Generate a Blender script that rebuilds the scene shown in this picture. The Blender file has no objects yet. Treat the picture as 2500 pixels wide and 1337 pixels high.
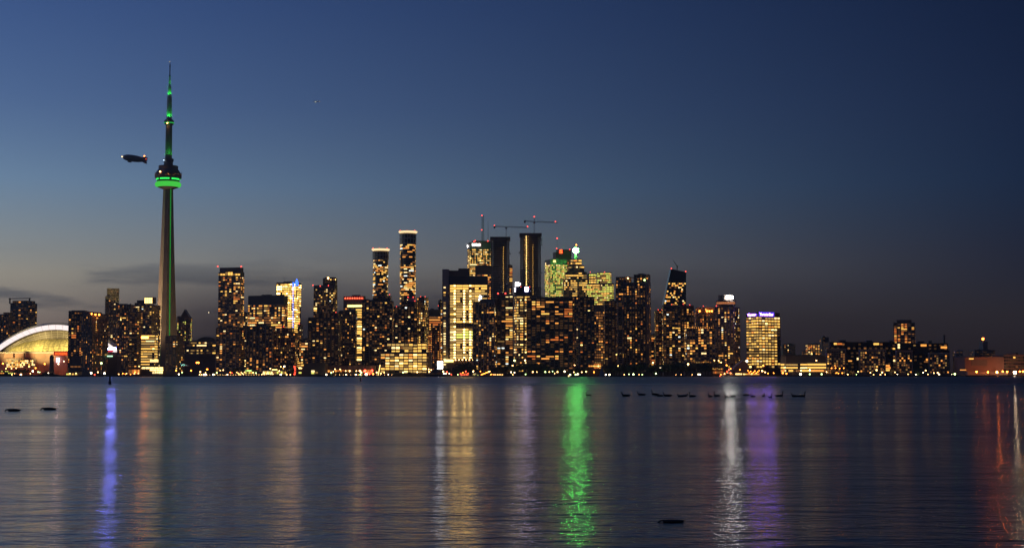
import bpy, bmesh, math, random
from mathutils import Matrix, Vector
R = math.radians
sc = bpy.context.scene
C = sc.collection

# ------------------------------------------------------------------ camera, sky, sun, exposure
F = 3587.0                      # focal length in pixels of the 2500 px wide photograph
TILT = math.atan(247.0 / F)
EYE = 1.7
cam = bpy.data.cameras.new('camera')
cam_o = bpy.data.objects.new('camera', cam)
C.objects.link(cam_o)
sc.camera = cam_o
cam_o.location = (0, 0, EYE)
cam_o.rotation_euler = (R(90) + TILT, 0, 0)
cam.sensor_width = 36.0
cam.lens = 36.0 * F / 2500.0
cam.clip_start = 0.5
cam.clip_end = 40000

SUN_AZ = -65.0                  # the sun has set to the west, this many degrees off the view
world = bpy.data.worlds.new('World')
sc.world = world
world.use_nodes = True


def build_world():
    nt = world.node_tree
    N, L = nt.nodes, nt.links
    bg = N['Background']

    def math_(op, a, b=None, c=None, clamp=False):
        n = N.new('ShaderNodeMath'); n.operation = op; n.use_clamp = clamp
        for i, v in enumerate((a, b, c)):
            if v is None: continue
            if isinstance(v, (int, float)): n.inputs[i].default_value = v
            else: L.new(v, n.inputs[i])
        return n.outputs[0]

    def ramp(fac, stops):
        n = N.new('ShaderNodeValToRGB')
        n.color_ramp.interpolation = 'LINEAR'
        e = n.color_ramp.elements
        while len(e) < len(stops): e.new(0.5)
        for i, (p, c) in enumerate(stops):
            e[i].position = p
            e[i].color = (c[0] / 255, c[1] / 255, c[2] / 255, 1)
        L.new(fac, n.inputs[0])
        return n.outputs[0]
    tc = N.new('ShaderNodeTexCoord')
    sep = N.new('ShaderNodeSeparateXYZ'); L.new(tc.outputs['Generated'], sep.inputs[0])
    x, y, z = sep.outputs
    el = math_('ARCSINE', z)
    elc = math_('MULTIPLY', math_('MAXIMUM', el, 0.0), 1 / 1.5708, clamp=True)
    fac = math_('POWER', elc, 0.5)          # spreads the low sky over the ramps

    def P(e): return math.sqrt(e / 1.5708)
    west = ramp(fac, [(0.0, (88, 76, 74)), (P(.012), (99, 87, 84)), (P(.035), (124, 112, 105)), (P(.066), (151, 146, 135)),
                      (P(.095), (131, 142, 150)), (P(.127), (110, 136, 164)), (P(.18), (82, 108, 150)), (P(.25), (61, 86, 134)),
                      (P(.6), (48, 70, 116)), (1.0, (42, 60, 104))])
    east = ramp(fac, [(0.0, (38, 31, 33)), (P(.015), (40, 35, 38)), (P(.04), (46, 43, 47)), (P(.08), (39, 43, 57)),
                      (P(.127), (31, 45, 68)), (P(.18), (28, 41, 66)), (P(.25), (23, 35, 60)), (P(.6), (19, 29, 52)), (1.0, (22, 32, 58))])
    # azimuth: 0 at the west edge of the view, 1 at its east edge, measured from where the sun went down
    hlen = math_('SQRT', math_('ADD', math_('MULTIPLY', x, x), math_('ADD', math_('MULTIPLY', y, y), 1e-6)))
    dot = math_('DIVIDE', math_('ADD', math_('MULTIPLY', x, math.sin(R(SUN_AZ))), math_('MULTIPLY', y, math.cos(R(SUN_AZ)))), hlen)
    t = math_('DIVIDE', math_('SUBTRACT', 0.697, dot), 0.596)
    t = math_('MINIMUM', math_('MAXIMUM', t, -0.35), 1.12)
    # a grey bank of cloud lies along the horizon away from the glow
    lowb = ramp(fac, [(0.0, (255, 255, 255)), (P(.035), (235, 235, 235)), (P(.075), (0, 0, 0)), (1.0, (0, 0, 0))])
    tl = N.new('ShaderNodeMapRange'); tl.interpolation_type = 'SMOOTHSTEP'; tl.inputs['From Min'].default_value = .02; tl.inputs['From Max'].default_value = .2
    L.new(t, tl.inputs[0])
    tr_ = math_('MULTIPLY', math_('SUBTRACT', 1.0, t, clamp=True), .85)
    glow = math_('SUBTRACT', 1.1, t, clamp=True)
    t = math_('ADD', t, math_('MULTIPLY', math_('MULTIPLY', lowb, tl.outputs[0]), tr_))
    mix = N.new('ShaderNodeMix'); mix.data_type = 'RGBA'; mix.clamp_factor = False; mix.clamp_result = False
    L.new(t, mix.inputs['Factor']); L.new(west, mix.inputs['A']); L.new(east, mix.inputs['B'])
    # thin bands of cloud low over the horizon
    mp = N.new('ShaderNodeMapping'); mp.inputs['Scale'].default_value = (5.5, 5.5, 38); L.new(tc.outputs['Generated'], mp.inputs[0])
    no = N.new('ShaderNodeTexNoise'); no.inputs['Scale'].default_value = 1.6; no.inputs['Detail'].default_value = 7; no.inputs['Roughness'].default_value = .55
    L.new(mp.outputs[0], no.inputs['Vector'])
    cl = N.new('ShaderNodeMapRange'); cl.interpolation_type = 'SMOOTHSTEP'
    cl.inputs['From Min'].default_value = .45; cl.inputs['From Max'].default_value = .64
    L.new(no.outputs[0], cl.inputs[0])
    band = ramp(fac, [(0.0, (150, 150, 150)), (P(.03), (255, 255, 255)), (P(.062), (230, 230, 230)), (P(.085), (0, 0, 0)), (1.0, (0, 0, 0))])
    cf = math_('MULTIPLY', math_('MULTIPLY', cl.outputs[0], band), math_('MULTIPLY', math_('MULTIPLY', glow, glow), 0.95))
    cmix = N.new('ShaderNodeMix'); cmix.data_type = 'RGBA'
    cs = N.new('ShaderNodeMix'); cs.data_type = 'RGBA'; cs.blend_type = 'MULTIPLY'; cs.inputs['Factor'].default_value = 1
    L.new(mix.outputs['Result'], cs.inputs['A']); cs.inputs['B'].default_value = (.66, .70, .78, 1)
    L.new(cf, cmix.inputs['Factor']); L.new(mix.outputs['Result'], cmix.inputs['A']); L.new(cs.outputs['Result'], cmix.inputs['B'])
    ga = N.new('ShaderNodeGamma'); ga.inputs['Gamma'].default_value = 2.2
    L.new(cmix.outputs['Result'], ga.inputs['Color'])
    # last scattered daylight of a physical sky with the sun just under the horizon
    sky = N.new('ShaderNodeTexSky'); sky.sky_type = 'NISHITA'; sky.sun_disc = False
    sky.sun_elevation = R(-4); sky.sun_rotation = R(SUN_AZ); sky.ozone_density = 4; sky.dust_density = 1.5
    sk = N.new('ShaderNodeMix'); sk.data_type = 'RGBA'; sk.blend_type = 'MULTIPLY'; sk.inputs['Factor'].default_value = 1
    L.new(sky.outputs[0], sk.inputs['A']); sk.inputs['B'].default_value = (.08, .08, .08, 1)
    add = N.new('ShaderNodeMix'); add.data_type = 'RGBA'; add.blend_type = 'ADD'; add.inputs['Factor'].default_value = 1
    L.new(ga.outputs[0], add.inputs['A']); L.new(sk.outputs['Result'], add.inputs['B'])
    L.new(add.outputs['Result'], bg.inputs['Color'])
    bg.inputs['Strength'].default_value = 1.0


build_world()
sun = bpy.data.lights.new('sun', 'SUN')
sun.energy = 0.02
sun.angle = R(12)
sun.color = (1.0, .72, .5)
sun_o = bpy.data.objects.new('sun', sun)
C.objects.link(sun_o)
sd = Vector((math.sin(R(SUN_AZ)), math.cos(R(SUN_AZ)), math.tan(R(2))))
sun_o.rotation_euler = sd.to_track_quat('Z', 'Y').to_euler()
vs = sc.view_settings
vs.view_transform = 'Standard'; vs.look = 'None'; vs.exposure = 0; vs.gamma = 1
sc.render.engine = 'CYCLES'
cy = sc.cycles
cy.use_denoising = True
cy.max_bounces = 4; cy.diffuse_bounces = 2; cy.glossy_bounces = 3; cy.transmission_bounces = 2
cy.sample_clamp_indirect = 6
cy.caustics_reflective = False; cy.caustics_refractive = False
sc.render.filter_size = 1.6

# ------------------------------------------------------------------ helpers
ct, st_ = math.cos(TILT), math.sin(TILT)


def at(px, py, Y):
    """world point at depth Y seen at pixel (px, py) of the 2500x1337 photograph"""
    a, b = (px - 1250) / F, (668.5 - py) / F
    dy, dz = ct - b * st_, st_ + b * ct
    t = Y / dy
    return Vector((a * t, Y, EYE + dz * t))


def mpp(Y): return Y / F


def sea(px, py):
    """point of the water surface seen at a pixel"""
    a, b = (px - 1250) / F, (668.5 - py) / F
    dy, dz = ct - b * st_, st_ + b * ct
    t = -EYE / dz
    return Vector((a * t, dy * t, 0))


class MB:
    def __init__(s): s.v = []; s.f = []; s.m = []

    def quad(s, a, b, c, d, m=0):
        n = len(s.v); s.v += [tuple(a), tuple(b), tuple(c), tuple(d)]; s.f.append((n, n + 1, n + 2, n + 3)); s.m.append(m)

    def box(s, x0, x1, y0, y1, z0, z1, m=0):
        n = len(s.v)
        s.v += [(x0, y0, z0), (x1, y0, z0), (x1, y1, z0), (x0, y1, z0), (x0, y0, z1), (x1, y0, z1), (x1, y1, z1), (x0, y1, z1)]
        for q in ((0, 3, 2, 1), (4, 5, 6, 7), (0, 1, 5, 4), (1, 2, 6, 5), (2, 3, 7, 6), (3, 0, 4, 7)):
            s.f.append(tuple(n + i for i in q)); s.m.append(m)

    def prism(s, poly, z0, z1, m=0, poly2=None, cap=True):
        n = len(s.v); k = len(poly); q = poly2 or poly
        s.v += [(p[0], p[1], z0) for p in poly] + [(p[0], p[1], z1) for p in q]
        for i in range(k):
            j = (i + 1) % k; s.f.append((n + i, n + j, n + k + j, n + k + i)); s.m.append(m)
        if cap:
            s.f.append(tuple(n + k - 1 - i for i in range(k))); s.m.append(m)
            s.f.append(tuple(n + k + i for i in range(k))); s.m.append(m)

    def lathe(s, prof, n=32, m=0, c=(0, 0), cap=True):
        b = len(s.v)
        for r, z in prof:
            for i in range(n):
                a = 2 * math.pi * i / n; s.v.append((c[0] + r * math.cos(a), c[1] + r * math.sin(a), z))
        for k in range(len(prof) - 1):
            for i in range(n):
                j = (i + 1) % n
                s.f.append((b + k * n + i, b + k * n + j, b + (k + 1) * n + j, b + (k + 1) * n + i)); s.m.append(m)
        if cap:
            s.f.append(tuple(b + n - 1 - i for i in range(n))); s.m.append(m)
            e = b + (len(prof) - 1) * n
            s.f.append(tuple(e + i for i in range(n))); s.m.append(m)

    def tube(s, p, q, r, r2=None, n=6, m=0):
        p, q = Vector(p), Vector(q); d = (q - p)
        if d.length < 1e-6: return
        d.normalize(); u = d.orthogonal().normalized(); w = d.cross(u); b = len(s.v)
        for c, rr in ((p, r), (q, r if r2 is None else r2)):
            for i in range(n):
                a = 2 * math.pi * i / n; s.v.append(tuple(c + (u * math.cos(a) + w * math.sin(a)) * rr))
        for i in range(n):
            j = (i + 1) % n; s.f.append((b + i, b + j, b + n + j, b + n + i)); s.m.append(m)
        s.f.append(tuple(b + n - 1 - i for i in range(n))); s.f.append(tuple(b + n + i for i in range(n))); s.m += [m, m]

    def ball(s, c, r, nu=8, nv=6, m=0):
        b = len(s.v); c = Vector(c)
        for k in range(1, nv):
            t = math.pi * k / nv
            for i in range(nu):
                a = 2 * math.pi * i / nu
                s.v.append((c.x + r * math.sin(t) * math.cos(a), c.y + r * math.sin(t) * math.sin(a), c.z + r * math.cos(t)))
        top = len(s.v); s.v += [(c.x, c.y, c.z + r), (c.x, c.y, c.z - r)]
        for k in range(nv - 2):
            for i in range(nu):
                j = (i + 1) % nu
                s.f.append((b + k * nu + i, b + (k + 1) * nu + i, b + (k + 1) * nu + j, b + k * nu + j)); s.m.append(m)
        for i in range(nu):
            j = (i + 1) % nu
            s.f.append((top, b + i, b + j)); s.m.append(m)
            e = b + (nv - 2) * nu
            s.f.append((top + 1, e + j, e + i)); s.m.append(m)

    def mesh(s, name, mats, smooth=False):
        me = bpy.data.meshes.new(name)
        me.from_pydata(s.v, [], s.f)
        for m in (mats if isinstance(mats, (list, tuple)) else [mats]): me.materials.append(m)
        me.polygons.foreach_set('material_index', s.m)
        if smooth: me.polygons.foreach_set('use_smooth', [True] * len(s.f))
        me.update()
        return me

    def build(s, name, mats, parent=None, smooth=False, world_space=False, kind=None):
        return link(name, s.mesh(name, mats, smooth), parent, world_space, kind)


MW = {}                          # world matrices of the roots made here


def link(name, data, parent=None, world_space=False, kind=None):
    o = bpy.data.objects.new(name, data); C.objects.link(o)
    if parent is not None:
        o.parent = parent
        if world_space: o.matrix_parent_inverse = MW.get(parent.name, Matrix()).inverted()
    if kind: o['kind'] = kind
    return o


def root(name, label, cat, loc=(0, 0, 0), rz=0.0, group=None):
    o = bpy.data.objects.new(name, None); C.objects.link(o)
    o.location = loc; o.rotation_euler = (0, 0, rz); o.empty_display_size = 2
    MW[o.name] = Matrix.Translation(Vector(loc)) @ Matrix.Rotation(rz, 4, 'Z')
    o['label'] = label; o['category'] = cat
    if group: o['group'] = group
    return o


def tag(o, label, cat, group=None):
    o['label'] = label; o['category'] = cat
    if group: o['group'] = group
    return o


# ------------------------------------------------------------------ materials
def mat(name, col, rough=.7, metal=0.0, var=.25, scale=.05, spec=.5):
    m = bpy.data.materials.new(name); m.use_nodes = True
    N, L = m.node_tree.nodes, m.node_tree.links
    p = N['Principled BSDF']
    p.inputs['Roughness'].default_value = rough; p.inputs['Metallic'].default_value = metal
    p.inputs['Specular IOR Level'].default_value = spec
    if var:
        tc = N.new('ShaderNodeTexCoord'); no = N.new('ShaderNodeTexNoise'); no.inputs['Scale'].default_value = scale
        no.inputs['Detail'].default_value = 4; L.new(tc.outputs['Object'], no.inputs['Vector'])
        mr = N.new('ShaderNodeMapRange'); mr.inputs['From Min'].default_value = .3; mr.inputs['From Max'].default_value = .7
        mr.inputs['To Min'].default_value = 1 - var; mr.inputs['To Max'].default_value = 1 + var; L.new(no.outputs[0], mr.inputs[0])
        mx = N.new('ShaderNodeMix'); mx.data_type = 'RGBA'; mx.blend_type = 'MULTIPLY'; mx.inputs['Factor'].default_value = 1
        mx.inputs['A'].default_value = (*col, 1); L.new(mr.outputs[0], mx.inputs['B']); L.new(mx.outputs['Result'], p.inputs['Base Color'])
    else:
        p.inputs['Base Color'].default_value = (*col, 1)
    return m


def emit(name, col, s=1.0):
    m = bpy.data.materials.new(name); m.use_nodes = True
    N, L = m.node_tree.nodes, m.node_tree.links
    N.remove(N['Principled BSDF'])
    e = N.new('ShaderNodeEmission'); e.inputs[0].default_value = (*col, 1); e.inputs[1].default_value = s
    L.new(e.outputs[0], N['Material Output'].inputs[0])
    return m


M = dict(  # facade colours are browned and lifted to stand in for city glow
    dark=mat('dark_cladding', (.15, .128, .115), .6), concrete=mat('grey_concrete', (.26, .245, .235), .85),
    darkconc=mat('dark_concrete', (.24, .205, .18), .85), light=mat('pale_concrete', (.45, .43, .41), .85),
    white=mat('white_stone', (.62, .60, .57), .7), brown=mat('brown_granite', (.14, .08, .062), .6),
    brick=mat('brick_brown', (.27, .155, .115), .9), glass=mat('dark_glass', (.012, .014, .018), .12, var=0, spec=.8),
    bluegl=mat('blue_glass', (.03, .045, .07), .15, var=0, spec=.8), slab=mat('slab_grey', (.52, .48, .44), .8),
    slabd=mat('slab_dark', (.33, .295, .27), .8), pink=mat('pink_concrete', (.34, .25, .22), .85),
    steel=mat('steel', (.10, .10, .11), .5, .6), ground=mat('ground_asphalt', (.05, .05, .05), .9, scale=.02),
    quay=mat('quay_concrete', (.10, .095, .09), .9, scale=.08), navy=mat('navy_panel', (.02, .025, .06), .35),
    leaf=mat('leaf_green', (.045, .065, .025), .8, var=.5, scale=.6), bark=mat('bark_brown', (.05, .038, .028), .95),
    hull=mat('boat_white', (.55, .55, .56), .4), hulld=mat('boat_dark', (.05, .055, .07), .4),
    sail=mat('sail_cloth', (.6, .6, .62), .8), goose=mat('goose_plumage', (.028, .023, .02), .8, scale=8, var=.5),
    blimp=mat('blimp_skin', (.10, .11, .14), .5, scale=.1), roofw=mat('dome_membrane', (.70, .68, .66), .6, var=.06),
    truss=mat('roof_truss', (.11, .088, .075), .6), tent=mat('tent_fabric', (.45, .38, .34), .8),
)
E_ = dict(
    y=emit('window_yellow', (1.0, .53, .105), 1.6), a=emit('window_amber', (1.0, .38, .07), 1.35), p=emit('window_pale', (1.0, .70, .30), 2.0),
    o=emit('window_orange', (1.0, .25, .045), .85), g=emit('window_lime', (.86, .84, .15), 1.3), d=emit('window_dim_amber', (1.0, .38, .10), .27),
    e=emit('window_dim_yellow', (1.0, .56, .16), .30), w=emit('window_white', (.90, 1.0, .92), 1.8),
    b=emit('window_bright', (1.0, .66, .20), 4.0), f=emit('window_faint', (1.0, .48, .18), .055), m=emit('window_gold', (1.0, .60, .17), .75),
    h=emit('window_glare', (1.0, .60, .16), 15), q=emit('window_hot', (1.0, .52, .10), 2.7),
    red=emit('aviation_red', (1.0, .07, .05), 4), lwarm=emit('lamp_warm', (1.0, .50, .15), 15), lwhite=emit('lamp_white', (1.0, .78, .46), 14),
    lamber=emit('lamp_amber', (1.0, .22, .025), 15), lgreen=emit('lamp_green_white', (.66, 1.0, .30), 9), lred=emit('lamp_red', (1.0, .07, .03), 12),
    lblue=emit('lamp_blue_white', (.6, .8, 1.0), 7),
)
EK = list('yapogdewbfmhq')
EMATS = [E_[k] for k in EK]
PAL = dict(late=dict(o=.2, a=.34, d=.26, y=.08, f=.1, p=.02), golden=dict(y=.34, m=.2, p=.16, w=.06, b=.06, e=.18), condo=dict(a=.25, y=.2, o=.12, d=.22, p=.09, e=.08, b=.03, f=.06), office=dict(y=.36, m=.2, p=.14, e=.14, a=.1, b=.06),
           gold=dict(y=.42, m=.3, p=.07, b=.05, e=.1, a=.06), green=dict(g=.5, y=.3, e=.15, p=.05), hot=dict(q=.6, y=.2, b=.05, h=.15), orange=dict(o=.4, a=.34, d=.2, y=.06),
           mixed=dict(y=.3, a=.25, p=.15, d=.15, w=.05, e=.1), dim=dict(d=.35, e=.25, f=.3, a=.1))

STY = dict(
    condo=dict(fh=3.0, bay=4.4, wf=.62, hf=.54, lit=.17, pal='condo', wall='dark', slab='slabd', so=.9, sh=.28, pier=None, row=.3, merge=.25),
    balc=dict(fh=3.0, bay=4.6, wf=.64, hf=.55, lit=.13, pal='mixed', wall='dark', slab='slab', so=1.3, sh=.42, pier='darkconc', row=.2, merge=.2),
    punch=dict(fh=3.0, bay=4.0, wf=.52, hf=.52, lit=.22, pal='condo', wall='darkconc', slab=None, so=0, sh=.3, pier=None, row=.3, merge=.1),
    office=dict(fh=3.9, bay=3.2, wf=.88, hf=.52, lit=.55, pal='office', wall='dark', slab='slabd', so=.35, sh=1.2, pier=None, row=.75, merge=.9),
    grid=dict(fh=3.9, bay=4.2, wf=.74, hf=.58, lit=.6, pal='office', wall='darkconc', slab='slabd', so=.4, sh=.9, pier='darkconc', row=.5, merge=.25),
)
GLASSM = M['glass']
QUADS = {}


def unit_quad(k):
    if k not in QUADS:
        b = MB(); b.quad((0, 0, 0), (1, 0, 0), (1, 0, 1), (0, 0, 1))
        QUADS[k] = b.mesh('window_pane', E_[k])
    return QUADS[k]


def pick(rng, pal):
    r = rng.random() * sum(pal.values())
    for k, w in pal.items():
        r -= w
        if r <= 0: return k
    return k


class Field:
    """smooth random field over a facade, so that lit rooms come in clusters"""
    def __init__(s, rng, n, m):
        s.g = [[rng.random() for _ in range(n + 2)] for _ in range(m + 2)]; s.n, s.m = n, m

    def __call__(s, u, v):
        a, b = u * s.n, v * s.m; i, j = int(a), int(b); a -= i; b -= j
        a = a * a * (3 - 2 * a); b = b * b * (3 - 2 * b); g = s.g
        return (g[j][i] * (1 - a) + g[j][i + 1] * a) * (1 - b) + (g[j + 1][i] * (1 - a) + g[j + 1][i + 1] * a) * b


def facade(ro, faces, S, Y, rng, indiv=30):
    """faces: (origin, u-direction, outward normal, width, z0, z1). Panes, lit and unlit, slabs and piers come as geometry."""
    lit = MB(); unl = MB(); big = []; pal = PAL[S['pal']]
    px = 1 / mpp(Y)
    for (o, u, n, w, z0, z1) in faces:
        nf = max(1, int((z1 - z0) / S['fh'])); nb = max(1, round(w / S['bay'])); bw = w / nb; fh = (z1 - z0) / nf
        fld = Field(rng, max(2, nb // 3), max(3, nf // 4))
        col = [rng.uniform(.45, 1.7) for _ in range(nb)]
        rows = [1 + S['row'] * rng.uniform(-1, 1) * 1.2 for _ in range(nf)]
        above = set()
        for j in range(nf):
            now = set()
            zb = z0 + j * fh + fh * (1 - S['hf']) * .62; zt = zb + fh * S['hf']
            run = None; cells = []
            for i in range(nb):
                pr = S['lit'] * col[i] * max(.05, rows[j]) * (0.35 + 1.3 * fld((i + .5) / nb, (j + .5) / nf)) * (1.75 if i in above else .70)
                if rng.random() < pr:
                    now.add(i)
                    if run is not None and rng.random() < S['merge']: run[1] = i + 1
                    else:
                        run = [i, i + 1, pick(rng, pal)]; cells.append(run)
                else:
                    run = None
                    a = (i + (1 - S['wf']) / 2) * bw; b = a + S['wf'] * bw
                    off = n * .05
                    fk = 'f' if rng.random() < .42 else ('d' if rng.random() < .07 else None)
                    (lit if fk else unl).quad(o + u * a + off + Vector((0, 0, zb)), o + u * b + off + Vector((0, 0, zb)), o + u * b + off + Vector((0, 0, zt)), o + u * a + off + Vector((0, 0, zt)), EK.index(fk) if fk else 0)
            above = now
            for (i0, i1, k) in cells:
                a = (i0 + (1 - S['wf']) / 2) * bw; b = (i1 - (1 - S['wf']) / 2) * bw
                z1_ = zt if rng.random() < .7 else zb + (zt - zb) * rng.uniform(.55, .9)
                off = n * .07
                if (b - a) * px >= 8 and (z1_ - zb) * px > 2.2 and abs(n.y) > .7: big.append(((b - a), o + u * a + off, u, b - a, zb, z1_, k))
                else:
                    lit.quad(o + u * a + off + Vector((0, 0, zb)), o + u * b + off + Vector((0, 0, zb)), o + u * b + off + Vector((0, 0, z1_)), o + u * a + off + Vector((0, 0, z1_)), EK.index(k))
    big.sort(key=lambda t: -t[0])
    for k_, (_, p, u, w, zb, zt, k) in enumerate(big):
        if k_ < indiv:
            q = link('window', unit_quad(k), ro); q.location = (p.x, p.y, zb); q.rotation_euler = (0, 0, math.atan2(u.y, u.x)); q.scale = (w, 1, zt - zb)
        else:
            lit.quad(p + Vector((0, 0, zb)), p + u * w + Vector((0, 0, zb)), p + u * w + Vector((0, 0, zt)), p + Vector((0, 0, zt)), EK.index(k))
    if lit.f: lit.build('lit_windows', EMATS, ro, kind='stuff')
    if unl.f: unl.build('unlit_windows', GLASSM, ro, kind='stuff')


def ring(mb, x0, x1, y0, y1, z0, z1, o):
    """a slab edge running round a block, o metres proud of it"""
    mb.box(x0 - o, x1 + o, y0 - o, y0 - .003, z0, z1)
    mb.box(x0 - o, x0 - .003, y0, y1, z0, z1); mb.box(x1 + .003, x1 + o, y0, y1, z0, z1)


GROUND = 1.6
NT = [0]


def tower(name, label, x0, x1, yt, Y, sty='condo', side=0.0, ang=16, dep=None, tops=(), roof=None, lamps=(), cat=None, zb=None, indiv=30, blank_top=0, blank_base=5, seed=None, nowin_side=False, **kw):
    """a building whose silhouette spans x0..x1 and whose roof stands at yt in the photograph, its front at depth Y.
    side > 0: its east face shows over that share of the width; side < 0: its west face."""
    S = dict(STY[sty]); S.update(kw)
    if sty in ('condo', 'balc', 'punch'): S['lit'] *= .85
    NT[0] += 1
    rng = random.Random(seed if seed is not None else NT[0] * 977 + int(x0))
    if sty in ('condo', 'balc', 'punch'):     # no two blocks of flats share a window rhythm
        v = random.Random(int(x0 * 7 + yt * 3 + Y))
        S['bay'] *= v.uniform(.72, 1.45); S['wf'] = min(.86, S['wf'] * v.uniform(.72, 1.25)); S['hf'] *= v.uniform(.78, 1.15); S['fh'] *= v.uniform(.94, 1.16)
        S['merge'] = min(.85, S['merge'] * v.uniform(.4, 2.6)); S['row'] = min(1.0, S['row'] * v.uniform(.5, 2.4)); S['lit'] *= v.uniform(.72, 1.25)
        if S['pal'] == 'condo': S['pal'] = v.choice(('condo', 'condo', 'mixed', 'late', 'golden'))
    ym = (yt + 915) / 2
    X0, X1 = at(x0, ym, Y).x, at(x1, ym, Y).x
    H = at((x0 + x1) / 2, yt, Y).z - GROUND
    W = X1 - X0; s = abs(side)
    if s > 0:
        a = R(ang); w = (1 - s) * W / math.cos(a); d = s * W / math.sin(a)
        rz = -a if side > 0 else a          # east face turned to the camera: rotate clockwise
        if side > 0: lx = X0
        else: lx = X0 + s * W
    else:
        w, d, rz, lx = W, dep or max(18, min(40, W * .8)), 0.0, X0
    # local frame: front face along +x from 0 to w at y = 0, body behind it
    if side > 0:
        # front's east end is nearest, so the front face recedes westwards
        org = Vector((X0, Y + w * math.sin(R(ang)), GROUND)); rz = -R(ang)
        # then the front runs from org to the near corner, the east face recedes from there
    elif side < 0:
        org = Vector((X0 + s * W, Y, GROUND)); rz = R(ang)
    else:
        org = Vector((X0, Y, GROUND))
    ro = root(name, label, cat or name.replace('_', ' ').split()[-1] if cat is None else cat, org, rz)
    blocks = [(0, w, 0, d, 0, H)]
    for tpl in tops:
        f0, f1, ty = tpl[:3]
        hz = at((x0 + x1) / 2, ty, Y).z - GROUND
        blocks.append((f0 * w, f1 * w, d * .12, d * .88, H, hz, *(tpl[3:])))
    wall = MB(); sl = MB(); pi = MB(); faces = []
    for bi, bk in enumerate(blocks):
        bx0, bx1, by0, by1, bz0, bz1 = bk[:6]
        plain = len(bk) > 6
        (wall if bi == 0 else wall).box(bx0, bx1, by0, by1, bz0, bz1)
        if plain: continue
        zlo = bz0 + (blank_base if bi == 0 else .5); zhi = bz1 - (blank_top if bi == 0 and not tops else 1.0) - (blank_top if bi == 0 and tops else 0)
        if zhi - zlo < 3: continue
        faces.append((Vector((bx0, by0, 0)), Vector((1, 0, 0)), Vector((0, -1, 0)), bx1 - bx0, zlo, zhi))
        if not nowin_side:
            faces.append((Vector((bx1, by0, 0)), Vector((0, 1, 0)), Vector((1, 0, 0)), by1 - by0, zlo, zhi))
            faces.append((Vector((bx0, by1, 0)), Vector((0, -1, 0)), Vector((-1, 0, 0)), by1 - by0, zlo, zhi))
        nf = max(1, int((zhi - zlo) / S['fh'])); fh = (zhi - zlo) / nf
        if S['slab']:
            for j in range(nf + 1):
                z = zlo + j * fh
                jit = rng.uniform(.75, 1.1)
                ring(sl, bx0, bx1, by0, by1, z - S['sh'] * .35, z + S['sh'] * .65, S['so'] * jit)
        if S['pier']:
            nb = max(1, round((bx1 - bx0) / S['bay'])); step = S.get('pst', 2)
            for i in range(0, nb + 1, step):
                u = bx0 + (bx1 - bx0) * i / nb; pw = S.get('pw', .35)
                pi.box(u - pw, u + pw, by0 - S['so'] - .12, by0 - .01, zlo - 2, zhi + .3)
    wall.build('wall', M[S['wall']], ro)
    if sl.f: sl.build('floor_slabs', M[S['slab']], ro, kind='stuff')
    if pi.f: pi.build('piers', M[S['pier']], ro, kind='stuff')
    rf = MB()
    e = .5
    for (a0, a1, b0, b1) in ((0, w, 0, .5), (0, w, d - .5, d), (0, .5, .5, d - .5), (w - .5, w, .5, d - .5)):
        rf.box(a0, a1, b0, b1, H + .003, H + 1.1)
    if not tops:
        q = rng.uniform(.2, .45)
        rf.box(w * q, w * (q + rng.uniform(.25, .4)), d * .3, d * .7, H + .003, H + rng.uniform(2.0, 3.6))
    for _ in range(rng.randint(2, 5)):
        uu = rng.uniform(.12, .85) * w; rr = rng.uniform(.5, 1.4)
        rf.box(uu, uu + rr * 2, d * .35, d * .35 + rr * 2, H + .003, H + rng.uniform(1.3, 2.6))
    rf.build('roof', M[roof or S['wall']], ro)
    facade(ro, faces, S, Y, rng, indiv)
    for (lx_, ly_) in lamps: av_lamp(ro, lx_, ly_, Y)
    ro['_w'] = w
    return ro


LAMPB = MB(); LAMPB.ball((0, 0, 0), 1.0, 8, 6)
LM = {k: LAMPB.mesh('lamp_bulb', E_[k]) for k in ('red', 'lwarm', 'lwhite', 'lamber', 'lgreen', 'lred', 'lblue', 'w', 'a', 'p')}


def on(ro, px, py, k=0.0):
    """local point of a thing, on the plane k metres behind its front, seen at a pixel"""
    m = MW[ro.name]; inv = m.inverted()
    e = inv @ Vector((0, 0, EYE)); d = inv.to_3x3() @ (at(px, py, 1000.0) - Vector((0, 0, EYE)))
    return e + d * ((k - e.y) / d.y)


def depth_of(ro): return MW[ro.name].translation.y


def av_lamp(ro, px, py, Y=None, r=.62, k='red', name='aviation_lamp', inset=.4):
    o = link(name, LM[k], ro); o.location = on(ro, px, py, inset); o.scale = (r * depth_of(ro) / 2300,) * 3
    return o


def pbox(ro, name, x0, x1, y0, y1, m, k=-.3, depth=.25):
    """a box part given by its outline in the photograph; its front lies k metres behind the thing's front plane"""
    b = MB(); p, q = on(ro, x0, y1, k), on(ro, x1, y0, k)
    b.box(p.x, q.x, k, k + depth, p.z, q.z)
    return b.build(name, M[m] if m in M else (E_[m] if m in E_ else m), ro)


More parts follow.
